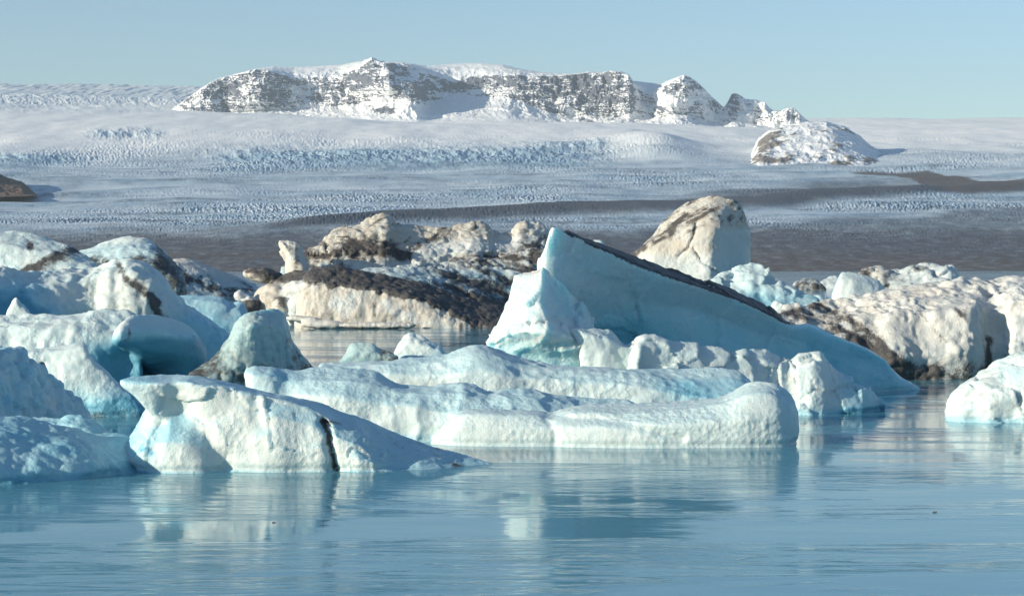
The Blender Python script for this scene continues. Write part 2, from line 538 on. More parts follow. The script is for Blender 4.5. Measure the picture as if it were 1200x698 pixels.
    rz = lerp1(u, [(186, .1), (222, .55), (240, .8), (330, .85), (345, .55), (400, .7), (430, .9), (640, .95), (735, .85), (748, .3), (780, .4), (800, .55), (830, .35), (846, .3), (858, .9), (870, .4), (890, .25), (960, .1)])
    patch = fbm(np.stack([x / 130 + z / 150, y / 300, z / 75 + 4], 1), 6, .68)
    core = sstep(tc0 - .05, tc0 + .08, tt) * (1 - sstep(tc1 - .03, tc1 + .03, tt))
    top = sstep(.50, .60, tt) * sstep(.86, .80, tt) * (bump1(u, 570, 75) + .8 * bump1(u, 440, 45) + .8 * bump1(u, 680, 60))
    zone = sstep(.22, .40, tt) * (1 - sstep(tc1 - .01, tc1 + .05, tt))
    steep = sstep(.78, .30, nz[:len(u)])
    rk = zone * (rz * .58 + .55 * steep - .27 + 1.0 * patch) + .30 * top * (.6 + 1.2 * patch)
    # outcrops on the apron's upper edge and the pinnacle
    rk = np.maximum(rk, .75 * (bump1(u, 856, 7) * sstep(.6, .8, tt)))
    rk = np.maximum(rk, (.55 + patch) * 1.05 * bump1(u, 450, 36) * bump1(tt, .27, .09))
    rk = np.maximum(rk, (.42 + patch) * .9 * bump1(u, 800, 40) * bump1(tt, .34, .14))
    rk = np.maximum(rk, (.45 + patch) * 1.0 * bump1(u, 690, 60) * bump1(tt, .3, .12))
    rk = np.maximum(rk, (.45 + patch) * .6 * bump1(u, 215, 20) * sstep(.05, .2, tt))
    rk = np.concatenate([rk, np.zeros(len(px))])
    set_attr(me, 'rock', np.clip(rk, 0, 1))
    return tag(link('mountain', me), kind='structure')


def build_mound(name, u0, u1, top, base, dn, df, rockfn, mat, rough=1.0, seed=0, step=.6, nr=150):
    """a hill standing out of the ice: crest line `top`, foot line `base`, from depth dn to df"""
    px = np.arange(u0, u1, step)
    t = np.linspace(0, 1, nr)
    U, T = np.meshgrid(px, t)
    dm = (dn + df) / 2
    X = (U - 600) / F * dm
    x, u, tt = X.reshape(-1), U.reshape(-1), T.reshape(-1)
    yb, yt = lerp1(u, base), lerp1(u, top)
    hh = np.sin(np.clip(tt / .7, 0, 1) * math.pi / 2) ** 1.1 * (1 - sstep(.72, 1, tt) * 1.3)
    y = dn + (df - dn) * tt
    z = elev(yb + (yt - yb) * hh, dm)
    L = dm / 11400
    lump = fbm(np.stack([x / (150 * L), y / (260 * L), z / (90 * L) + seed], 1), 5, .55)
    rb = ridged(np.stack([(x + z * .8) / (110 * L), y / (400 * L), z / (200 * L) + seed + 4], 1), 4, .5)
    ed = np.clip(np.minimum(u - u0, u1 - u) / 14, 0, 1) * sstep(0, .12, tt)
    z = z + (lump * 22 + rb * 16) * L * rough * ed
    y = y - (rb * 60 + lump * 60) * L * ed
    k = y / dm
    V = np.stack([x * k, y, CAM_H + (z - CAM_H) * k], 1).reshape(U.shape + (3,))
    me = grid_mesh(name, V, mat)
    set_attr(me, 'rock', np.clip(rockfn(u, tt, lump, rb), 0, 1))
    return tag(link(name, me), kind='structure')


build_glacier()
build_mountain()
build_mound('rocky_outcrop', 868, 1046,
            [(868, 199), (880, 180), (889, 162), (902, 152), (922, 148), (945, 144), (968, 143), (990, 150), (1006, 160), (1020, 172), (1035, 181), (1046, 186)],
            [(868, 196), (900, 199), (950, 203), (1046, 200)], 5000, 7000,
            lambda u, t, l, r: .16 + .50 * bump1(u, 900, 20) * bump1(t, .40, .25) + .95 * l + .16 * sstep(.4, .05, t) + .14 * r - .25 * sstep(.06, .0, t),
            rock_snow_material('outcrop_rock_and_snow', C4(.27, .235, .205), C4(.17, .155, .15), layer=.13), rough=.55, seed=3)
build_mound('brown_hill', -120, 44,
            [(-120, 180), (-40, 192), (-5, 203), (10, 210), (25, 214), (36, 222), (44, 228)],
            [(-120, 232), (0, 231), (30, 230), (44, 229)], 3150, 3900,
            lambda u, t, l, r: .97 + .1 * l,
            rock_snow_material('hill_brown_ground', C4(.16, .11, .085), C4(.10, .075, .062), layer=.05), rough=.6, seed=11)

if HAZE > 0:
    hb = [(-9000, -300, -30), (9000, -300, -30), (9000, 16500, -30), (-9000, 16500, -30),
          (-9000, -300, 1600), (9000, -300, 1600), (9000, 16500, 1600), (-9000, 16500, 1600)]
    hf = [(0, 3, 2, 1), (4, 5, 6, 7), (0, 1, 5, 4), (1, 2, 6, 5), (2, 3, 7, 6), (3, 0, 4, 7)]
    m, nt, out = new_mat('haze_air')
    pv = nt.nodes.new('ShaderNodeVolumePrincipled')
    pv.inputs['Color'].default_value = C4(.72, .87, 1.0)
    pv.inputs['Density'].default_value = HAZE
    pv.inputs['Anisotropy'].default_value = .1
    pv.inputs['Density Attribute'].default_value = ''
    pv.inputs['Temperature Attribute'].default_value = ''
    nt.links.new(pv.outputs[0], out.inputs['Volume'])
    tag(link('haze', mesh_from('haze', hb, hf, m, smooth=False)), kind='stuff')
# ------------------------------------------------------------------ icebergs
def ice_material(name, frost=C4(.62, .675, .66), blue=C4(.22, .52, .655), tan=C4(.50, .44, .36), dark=C4(.035, .034, .036), sss=.35, fine=1.0, rough=.36, radius=.35):
    m, nt, out = new_mat(name)
    n = N(nt)
    A = lambda s: n('ShaderNodeAttribute', attribute_name=s).outputs['Fac']
    pos = n('ShaderNodeTexCoord').outputs['Object']
    f = n('ShaderNodeTexNoise', ins={'Vector': pos, 'Scale': 3.2 * fine, 'Detail': 7.0, 'Roughness': .68}).outputs[0]
    g = n('ShaderNodeTexNoise', ins={'Vector': pos, 'Scale': 26.0 * fine, 'Detail': 5.0, 'Roughness': .6}).outputs[0]
    big = n('ShaderNodeTexNoise', ins={'Vector': pos, 'Scale': .7 * fine, 'Detail': 4.0, 'Roughness': .6}).outputs[0]
    b_ = n.math('ADD', A('blue'), n.math('MULTIPLY_ADD', big, .24, -.12), clamp=True)
    ice = n.mix(b_, n.mix(n.rng(f, .3, .6, .5, 0), frost, C4(frost[0] * .84, frost[1] * .92, frost[2] * .96)), blue)
    ice = n.mix(n.rng(b_, .72, 1.0), ice, C4(blue[0] * .5, blue[1] * .62, blue[2] * .68))  # bluest ice turns darker: clear ice, and shade of hollows deepened by colour
    tk = n.math('MULTIPLY', A('tan'), n.rng(f, .25, .65, .45, 1.0))
    ice = n.mix(tk, ice, tan)
    dk = n.rng(n.math('ADD', A('dirt'), n.math('ADD', n.math('MULTIPLY_ADD', f, 1.5, -.75), n.math('MULTIPLY_ADD', g, 1.1, -.55))), .32, .78, smooth=False)
    col = n.mix(n.math('MULTIPLY', dk, .96), ice, n.mix(n.rng(g, .3, .7), dark, C4(dark[0] * 2.6, dark[1] * 2.4, dark[2] * 2.2)))
    v = n('ShaderNodeTexVoronoi', feature='SMOOTH_F1', ins={'Vector': pos, 'Scale': 8.0 * fine, 'Smoothness': .3}).outputs[0]
    msk = n.rng(big, .4, .62)
    hh = n.math('ADD', n.math('MULTIPLY', v, n.math('MULTIPLY_ADD', msk, .42, .06)), n.math('ADD', n.math('MULTIPLY', f, .55), n.math('MULTIPLY', g, .46)))
    bp = n('ShaderNodeBump', ins={'Height': hh, 'Strength': .6, 'Distance': .10 / fine})
    b = n('ShaderNodeBsdfPrincipled', ins={'Base Color': col, 'Normal': bp.outputs[0], 'IOR': 1.31,
                                           'Subsurface Radius': (.35, .8, 1.0), 'Subsurface Scale': radius, 'Subsurface Anisotropy': 0.0})
    nt.links.new(n.math('MULTIPLY', n.math('SUBTRACT', 1.0, dk), sss), b.inputs['Subsurface Weight'])
    nt.links.new(n.rng(b_, 0, 1, rough + .12, rough - .12), b.inputs['Roughness'])
    nt.links.new(b.outputs[0], out.inputs[0])
    return m


def crom(keys, vals, x):
    """Catmull-Rom through (keys, vals[k, ...]) at x, tangents limited so that it never overshoots much"""
    keys = np.asarray(keys, float); v = np.asarray(vals, float)
    n = len(keys)
    if n == 2:
        t = ((x - keys[0]) / (keys[1] - keys[0])).reshape((-1,) + (1,) * (v.ndim - 1))
        return v[0] * (1 - t) + v[1] * t
    h = np.diff(keys).reshape((-1,) + (1,) * (v.ndim - 1))
    s = np.diff(v, axis=0) / h
    m = np.empty_like(v)
    m[0], m[-1] = s[0], s[-1]
    a, b = s[:-1], s[1:]
    hm = (a + b) / 2
    lim = 3 * np.minimum(np.abs(a), np.abs(b))
    m[1:-1] = np.where(a * b > 0, np.clip(hm, -lim, lim), hm * .25)
    i = np.clip(np.searchsorted(keys, x, side='right') - 1, 0, n - 2)
    t = (x - keys[i]) / (keys[i + 1] - keys[i])
    t = t.reshape((-1,) + (1,) * (v.ndim - 1))
    hh = h[i]
    return ((2 * t ** 3 - 3 * t ** 2 + 1) * v[i] + (t ** 3 - 2 * t ** 2 + t) * hh * m[i] + (-2 * t ** 3 + 3 * t ** 2) * v[i + 1] + (t ** 3 - t ** 2) * hh * m[i + 1])


def loft(D, secs, res, lin=False, under=-.7):
    """closed body through cross-sections. D: depth as [(px, d), ...]; a section is (px, [(py or 'W', offset), ...])"""
    pts = []
    for px, prof in secs:
        d0 = lerp1(px, D)
        row = []
        for py, off in prof:
            d = d0 + off
            if py == 'W':
                x, y, z = P(px, dw_py(d), d); z = under
            else:
                x, y, z = P(px, py, d)
            row.append((x, y, z))
        pts.append(row)
    pts = np.array(pts)
    keys = np.array([s[0] for s in secs], float)
    span = np.linalg.norm(pts[-1].mean(0) - pts[0].mean(0))
    ns = max(8, int(span / (res * 1.6)))
    x = np.linspace(keys[0], keys[-1], ns)
    if lin:
        q = np.stack([np.stack([np.interp(x, keys, pts[:, k, c]) for c in range(3)], 1) for k in range(pts.shape[1])], 1)
    else:
        q = crom(keys, pts, x)
    K = pts.shape[1]
    rows = []
    for k in range(K):
        a, b = q[:, k], q[:, (k + 1) % K]
        L = np.linalg.norm(a - b, axis=1).max()
        m = max(1, min(40, int(L / (res * 2))))
        for j in range(m):
            rows.append(a + (b - a) * (j / m))
    G = np.stack(rows, 1)
    r, c, _ = G.shape
    V = G.reshape(-1, 3)
    idx = np.arange(r * c).reshape(r, c)
    nx = np.roll(idx, -1, 1)
    faces = np.stack([idx[:-1], nx[:-1], nx[1:], idx[1:]], -1).reshape(-1, 4).tolist()
    V = np.concatenate([V, G[0].mean(0)[None], G[-1].mean(0)[None]])
    ca, cb = r * c, r * c + 1
    for j in range(c):
        faces.append([idx[0, (j + 1) % c], idx[0, j], ca])
        faces.append([idx[-1, j], idx[-1, (j + 1) % c], cb])
    return V, faces


def dw_py(d):
    return 349 + F * math.tan(math.atan2(CAM_H, d) - PITCH)


_ico = None


def blob(px, py, d, rx, ry, rz, tilt=0.0, yaw=0.0):
    """an ellipsoid lump; radii in metres"""
    global _ico
    if _ico is None:
        import bmesh
        bm = bmesh.new(); bmesh.ops.create_icosphere(bm, subdivisions=3, radius=1)
        bm.verts.ensure_lookup_table()
        _ico = (np.array([v.co[:] for v in bm.verts]), [[v.index for v in f.verts] for f in bm.faces]); bm.free()
    V = _ico[0] * np.array([rx, ry, rz])
    c, s = math.cos(tilt), math.sin(tilt)
    V = np.stack([V[:, 0] * c + V[:, 2] * s, V[:, 1], -V[:, 0] * s + V[:, 2] * c], 1)
    c, s = math.cos(yaw), math.sin(yaw)
    V = np.stack([V[:, 0] * c - V[:, 1] * s, V[:, 0] * s + V[:, 1] * c, V[:, 2]], 1)
    return V + np.array(P(px, py, d)), _ico[1]


def remesh(bodies, vox, smooth, cuts=()):
    def tmp(bs):
        vs, fs, o = [], [], 0
        for V, f in bs:
            vs.append(V); fs += [[i + o for i in q] for q in f]; o += len(V)
        me = bpy.data.meshes.new('tmp'); me.from_pydata([tuple(p) for p in np.concatenate(vs)], [], fs)
        ob = bpy.data.objects.new('tmp', me); COL.objects.link(ob)
        return ob
    ob = tmp(bodies)
    md = ob.modifiers.new('r', 'REMESH'); md.mode = 'VOXEL'; md.voxel_size = vox
    extra = []
    for c in cuts:
        co_ = tmp([c]); extra.append(co_)
        bo = ob.modifiers.new('b', 'BOOLEAN'); bo.operation = 'DIFFERENCE'; bo.object = co_; bo.solver = 'FAST'
    if cuts:
        md2 = ob.modifiers.new('r2', 'REMESH'); md2.mode = 'VOXEL'; md2.voxel_size = vox
    if smooth:
        sm = ob.modifiers.new('s', 'SMOOTH'); sm.factor = .5; sm.iterations = smooth
    dg = bpy.context.evaluated_depsgraph_get()
    me = bpy.data.meshes.new_from_object(ob.evaluated_get(dg))
    for o in [ob] + extra:
        m_ = o.data; bpy.data.objects.remove(o); bpy.data.meshes.remove(m_)
    return me


def get_co(me):
    a = np.zeros(len(me.vertices) * 3, np.float32); me.vertices.foreach_get('co', a)
    return a.reshape(-1, 3).astype(float)


def get_no(me):
    me.update()
    a = np.zeros(len(me.vertices) * 3, np.float32); me.vertex_normals.foreach_get('vector', a)
    return a.reshape(-1, 3).astype(float)


NOISE = {'fbm': lambda p: fbm(p, 4), 'ridge': lambda p: ridged(p, 3), 'scallop': scallop, 'knob': knobs, 'facet': facet, 'perlin': perlin}
N_BERG = [0]
REPORT = []


class Ctx:
    pass


def berg(label, bodies, vox, mat, layers=(), smooth=2, dirt=None, blue=None, tan=None, cuts=(), name='iceberg', cat='iceberg', group=None, post=None, parent=None):
    """layers: (kind, wavelength m, height m[, (sx, sy, sz) stretch[, mask(ctx)]])"""
    N_BERG[0] += 1
    if parent is not None: mat = mat or parent.data.materials[0]
    seed = N_BERG[0] * 7.31
    me = remesh(bodies, vox, smooth, cuts)
    co_ = get_co(me)

    def ctx():
        c = Ctx()
        c.x, c.y, c.z = co_.T
        c.n = get_no(me); c.nx, c.ny, c.nz = c.n.T
        s = CP * c.y - SP * (c.z - CAM_H)
        c.u = 600 + F * c.x / s                       # bearing and height angle of each point from the shore, used to place dirt
        c.v = 349 - F * ((c.z - CAM_H) * CP + c.y * SP) / s
        c.co = co_
        c.f = lambda wl, o=4, st=(1, 1, 1), k=0.0: fbm(co_ / wl / np.array(st) + seed + k, o)
        def fr(wl, ang, st, k=0.0, o=4):
            ca, sa = math.cos(ang), math.sin(ang)
            q = np.stack([co_[:, 0] * ca + co_[:, 2] * sa, co_[:, 1], -co_[:, 0] * sa + co_[:, 2] * ca], 1)
            return fbm(q / wl / np.array(st) + seed + k, o, .6)
        c.fr = fr
        c.r = lambda wl, o=3, st=(1, 1, 1), k=0.0: ridged(co_ / wl / np.array(st) + seed + k, o)
        c.p0 = co_
        return c
    for L in layers:
        kind, wl, h = L[:3]
        st = np.array(L[3]) if len(L) > 3 and L[3] is not None else np.ones(3)
        nn = get_no(me)
        v = NOISE[kind](co_ / wl / st + seed)
        if kind in ('scallop', 'knob'):
            v = v * (.35 + 1.2 * sstep(-.3, .35, fbm(co_ / (wl * 4.5) + seed * 1.7, 2)))
        if len(L) > 4:
            v = v * L[4](ctx())
        co_ = co_ + nn * (v * h)[:, None]
        me.vertices.foreach_set('co', co_.reshape(-1).astype(np.float32))
    c = ctx()
    near = np.exp(-((co_[:, 2] - .07) / .08) ** 2) * np.clip((110 - co_[:, 1].mean()) / 60, 0, 1)
    if near.max() > 0:                                  # the melt notch along the waterline
        nn = get_no(me)
        co_[:, :2] -= nn[:, :2] * (near * .07)[:, None]
        me.vertices.foreach_set('co', co_.reshape(-1).astype(np.float32))
    if post is not None:
        co_ = post(c, co_)
        me.vertices.foreach_set('co', co_.reshape(-1).astype(np.float32))
        c = ctx()
    for nm, fn in (('dirt', dirt), ('blue', blue), ('tan', tan)):
        a = fn(c) if fn is not None else np.zeros(len(co_))
        if nm == 'dirt' and fn is not None:
            a = a + 1.3 * np.clip(a, 0, .55) * fbm(co_ / (vox * 9) + seed + 5, 4, .6)
        set_attr(me, nm, np.clip(a, 0, 1) * np.ones(len(co_)))
    base = np.array([co_[:, 0].mean(), co_[:, 1].mean(), 0.0])
    me.vertices.foreach_set('co', (co_ - base).reshape(-1).astype(np.float32))
    me.name = name
    me.materials.clear(); me.materials.append(mat)
    me.polygons.foreach_set('use_smooth', np.ones(len(me.polygons), bool))
    me.update()
    o = link(name, me)
    if parent is not None:                              # a part: its own mesh under its iceberg
        o.parent = parent
        o.location = base - np.array(parent.location)
        return o
    o.location = base
    REPORT.append((label[:40], len(co_)))
    return tag(o, label, cat, group)


def dirt_cover(o, keep, thick, mat, name='dirt_cover'):
    """the crust of debris lying on an iceberg: a layer of its own, a little proud of the ice"""
    me = o.data
    co_ = get_co(me); nn = get_no(me)
    d = np.zeros(len(co_), np.float32); me.attributes['dirt'].data.foreach_get('value', d)
    m = keep(co_ + np.array(o.location), nn, d)
    nf = len(me.polygons)
    lt = np.zeros(nf, np.int32); me.polygons.foreach_get('loop_total', lt)
    lv = np.zeros(len(me.loops), np.int32); me.loops.foreach_get('vertex_index', lv)
    st = np.concatenate([[0], np.cumsum(lt)[:-1]])
    faces = []
    for a, k in zip(st, lt):
        q = lv[a:a + k]
        if m[q].all(): faces.append(q)
    used = np.unique(np.concatenate(faces))
    cnt_all = np.bincount(lv, minlength=len(co_)); cnt_in = np.bincount(np.concatenate(faces), minlength=len(co_))
    rim = cnt_in[used] < cnt_all[used]
    idx = np.full(len(co_), -1); idx[used] = np.arange(len(used))
    lump = .6 + .8 * (fbm((co_[used] + o.location) / .35, 3) + .3)
    off = np.where(rim, -.01, thick * np.clip(lump, .3, 1.6))
    V = co_[used] + nn[used] * off[:, None]
    c = mesh_from(name, [tuple(p) for p in V], [[int(idx[i]) for i in q] for q in faces], mat)
    set_attr(c, 'dirt', np.maximum(d[used], .75)); set_attr(c, 'blue', np.zeros(len(used))); set_attr(c, 'tan', np.zeros(len(used)))
    k = link(name, c); k.parent = o
    return k


def line(c, pts, w, wob=0.0, wl=1.0):
    """strength of a band along the polyline pts [(u, v), ...] of half-width w, in the same units as pts"""
    best = np.full(len(c.u), 1e9)
    wu = c.u + (c.f(wl, 3, k=3.3) * wob if wob else 0)
    wv = c.v + (c.f(wl, 3, k=8.1) * wob if wob else 0)
    for (a0, b0), (a1, b1) in zip(pts[:-1], pts[1:]):
        dx, dy = a1 - a0, b1 - b0
        t = np.clip(((wu - a0) * dx + (wv - b0) * dy) / (dx * dx + dy * dy), 0, 1)
        best = np.minimum(best, np.hypot(wu - a0 - t * dx, wv - b0 - t * dy))
    return np.exp(-(best / w) ** 2)


M_ICE = ice_material('white_ice')
M_FAR = ice_material('far_ice', blue=C4(.33, .54, .62), fine=.55, sss=.2)
M_CLEAR = ice_material('clear_ice', frost=C4(.44, .54, .54), blue=C4(.25, .41, .44), sss=.6, radius=.5, rough=.25, fine=1.3)
M_FIN = ice_material('blue_ice', frost=C4(.64, .71, .71), blue=C4(.22, .61, .70), sss=.75, radius=.7, fine=.45)
M_DIRTY = ice_material('dirty_ice', frost=C4(.61, .62, .61), blue=C4(.34, .47, .53), tan=C4(.48, .425, .355), sss=.15, fine=.5)
W = 'W'
# ---- the low ones in front
def front_berg():
    D = [(140, 44.8), (500, 45.2), (582, 46.5)]
    main = loft(D, [
        (148, [(W, .7), (540, .7), (530, .9), (524, 1.1), (520, 1.4), (W, 1.7)]),
        (163, [(W, .3), (532, .2), (512, .6), (500, 1.0), (494, 1.5), (W, 2.2)]),
        (185, [(W, 0), (520, .0), (490, .45), (455, .35), (446, 1.3), (W, 2.6)]),
        (215, [(W, -.15), (518, -.1), (480, .35), (449, .15), (440, 1.3), (W, 3.0)]),
        (245, [(W, -.1), (525, -.1), (490, .2), (452, .1), (443, 1.4), (W, 3.2)]),
        (280, [(W, .1), (522, .05), (485, .15), (458, .25), (451, 1.6), (W, 3.3)]),
        (320, [(W, .0), (520, -.1), (488, .0), (466, .25), (462, 1.7), (W, 3.3)]),
        (352, [(W, .1), (524, .0), (495, .1), (475, .35), (469, 1.7), (W, 3.3)]),
        (378, [(W, .0), (528, .0), (505, .1), (486, .35), (475, 1.7), (W, 3.3)]),
        (396, [(W, .05), (532, .05), (512, .1), (499, .35), (481, 1.7), (W, 3.2)]),
        (420, [(W, -.1), (538, -.1), (520, .1), (506, .4), (489, 1.7), (W, 3.2)]),
        (460, [(W, -.1), (552, .1), (545, .4), (530, .8), (504, 2.0), (W, 3.6)]),
        (500, [(W, -.1), (554, .2), (548, .5), (538, .9), (519, 1.8), (W, 3.0)]),
        (545, [(W, .0), (554, .2), (549, .4), (543, .7), (533, 1.2), (W, 2.0)]),
        (582, [(W, .2), (549, .3), (548, .35), (547, .4), (546, .5), (W, .8)])], .05)
    tip = loft(D, [
        (143, [(449, .3), (447, .3), (446, .6), (448, .6)]),
        (158, [(462, .3), (449, .2), (442, .9), (456, 1.2)]),
        (180, [(486, .35), (450, .15), (438, 1.3), (470, 1.9)]),
        (215, [(494, .4), (451, .15), (439, 1.7), (480, 2.4)]),
        (240, [(490, .5), (455, .3), (444, 1.7), (480, 2.2)])], .05)
    foot = []

    def post(c, co_):
        cr = line(c, [(377, 494), (385, 508), (384, 520), (391, 534), (390, 544), (394, 556)], 4.0, 5, .35) * (c.ny < .2)
        va = (line(c, [(203, 462), (215, 490), (240, 520), (262, 546)], 15, 5, 1.2) * .15 + line(c, [(190, 500), (178, 525)], 7, 4) * .10
              + line(c, [(300, 470), (306, 500)], 9, 5, 1.0) * .05) * (c.ny < .2)
        q = co_.copy(); q[:, 1] += cr * .20 + va * 1.6
        return q
    return berg('long white iceberg nearest the viewer, with a black vertical crack and an overhanging pointed tip',
                [main, tip] + foot, .045, M_ICE,
                [('fbm', 1.8, .13, (1, 1, 1.8)), ('facet', 1.3, .08, (1, 1, 1.8), lambda c: (c.nz < .6) * 1.0), ('facet', .5, .025, (1, 1, 1.6), lambda c: (c.nz < .6) * 1.0), ('ridge', .9, .03, (1, 1, 2.2)), ('fbm', .14, .016)], 2,
                dirt=lambda c: (1.0 + .9 * c.f(.25)) * line(c, [(377, 494), (385, 508), (384, 520), (391, 534), (390, 544), (394, 556)], 3.4, 5, .35) * (c.ny < .35) + .62 * line(c, [(378, 493), (400, 497)], 3, 2)
                + .75 * line(c, [(533, 545), (550, 548)], 3, 3) + .28 * sstep(-.25, .25, c.f(.8)) * sstep(.2, .6, c.nz) * sstep(380, 480, c.u),
                blue=lambda c: .5 * sstep(.15, .6, c.nz) + .18 * sstep(.25, .02, c.z + .1 * c.f(.6)) + .25 * sstep(200, 160, c.u) + .2 * line(c, [(170, 535), (195, 520), (205, 490)], 14), post=post)  # upward faces bluer: shade of the sloping top put into the colour


def low_blue_foot():
    D = [(-70, 42.0), (0, 42.4), (100, 43.5), (185, 45.4)]
    a = loft(D, [
        (-70, [(W, 0), (545, .3), (510, .8), (485, 2.2), (W, 4)]),
        (-20, [(W, 0), (550, .2), (515, .9), (486, 2.3), (W, 4.2)]),
        (30, [(W, 0), (552, .2), (520, .9), (489, 2.3), (W, 4.2)]),
        (65, [(W, 0), (553, .2), (525, .8), (496, 2.2), (W, 4.0)]),
        (100, [(W, 0), (556, .2), (532, .8), (506, 2.2), (W, 3.8)]),
        (135, [(W, 0), (556, .2), (540, .8), (512, 2.0), (W, 3.2)]),
        (165, [(W, 0), (556, .2), (545, .6), (520, 1.5), (W, 2.4)]),
        (190, [(W, .2), (553, .3), (548, .5), (540, .9), (W, 1.4)])], .06)
    b = loft([(50, 46), (160, 46)], [
        (35, [(W, 0), (500, .2), (490, .6), (W, 1.5)]),
        (62, [(W, 0), (500, .2), (489, .6), (W, 1.8)]),
        (84, [(W, 0), (500, .1), (484, .6), (W, 1.9)]),
        (105, [(W, 0), (505, .1), (490, .6), (W, 1.9)]),
        (128, [(W, 0), (512, .1), (502, .6), (W, 1.6)]),
        (160, [(W, 0), (525, .1), (517, .4), (W, 1.1)])], .06)
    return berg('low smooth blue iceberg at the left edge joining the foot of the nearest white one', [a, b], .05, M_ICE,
                [('fbm', 1.4, .17), ('ridge', .8, .06), ('knob', .35, .04), ('fbm', .22, .03)], 3,
                blue=lambda c: .68 + .25 * sstep(.3, .0, c.z) + .35 * c.f(1.2))  # blue ice, tinted further so the shaded look sits in the colour


def knobbly_left():
    D = [(-70, 49.5), (0, 51.6), (110, 56)]
    a = loft(D, [
        (-70, [(W, 0), (470, .3), (425, 1.0), (408, 2.5), (W, 5)]),
        (-20, [(W, 0), (465, .3), (425, 1.0), (406, 2.5), (W, 5)]),
        (5, [(W, 0), (468, .2), (430, 1.0), (408, 2.4), (W, 5)]),
        (25, [(W, 0), (472, .2), (440, .8), (410, 2.3), (W, 4.8)]),
        (38, [(W, 0), (478, .2), (450, .8), (422, 2.0), (W, 4.5)]),
        (58, [(W, 0), (482, .2), (462, .8), (440, 1.8), (W, 4)]),
        (80, [(W, 0), (486, .1), (474, .6), (458, 1.4), (W, 3)]),
        (104, [(W, .3), (492, .4), (488, .6), (484, .9), (W, 1.4)])], .07)
    return berg('bumpy blue iceberg mound on the left edge before the white shard with a hole', [a], .06, M_ICE,
                [('fbm', 1.2, .22), ('knob', .5, .13), ('ridge', .5, .09), ('fbm', .22, .05)], 2,
                blue=lambda c: .55 + .7 * c.f(.8) + .25 * sstep(.5, .0, c.z))  # blue ice, with the mound's shade strengthened by tint


def shard():
    D = [(20, 61), (180, 61)]
    a = loft(D, [
        (18, [(W, 0), (440, .1), (414, .3), (413, .9), (W, 1.6)]),
        (36, [(W, 0), (440, .0), (413, .2), (409, .8), (W, 1.8)]),
        (60, [(W, 0), (440, .0), (412, .25), (405, .8), (W, 1.9)]),
        (78, [(W, 0), (440, -.1), (411, .25), (403, .8), (W, 2.0)]),
        (100, [(W, 0), (445, -.1), (408, .25), (402, .8), (W, 2.1)]),
        (107, [(W, -.1), (452, -.1), (422, .2), (418, .7), (W, 2.1)]),
        (125, [(W, -.2), (462, -.1), (437, .2), (434, .7), (W, 2.0)]),
        (145, [(W, -.2), (470, .0), (455, .2), (453, .6), (W, 1.7)]),
        (162, [(W, -.1), (478, .0), (470, .2), (469, .4), (W, 1.2)]),
        (177, [(W, .1), (486, .15), (484, .25), (484, .35), (W, .7)])], .06)
    hole = blob(53, 429, 61.5, .10, 3.0, .17, -.5)
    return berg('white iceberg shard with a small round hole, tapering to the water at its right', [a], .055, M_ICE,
                [('fbm', 1.1, .10), ('knob', .3, .03), ('fbm', .25, .03)], 2, cuts=[hole],
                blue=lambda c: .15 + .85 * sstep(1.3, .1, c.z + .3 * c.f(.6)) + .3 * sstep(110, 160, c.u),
                dirt=lambda c: .45 * sstep(.35, .0, c.z) + .1)


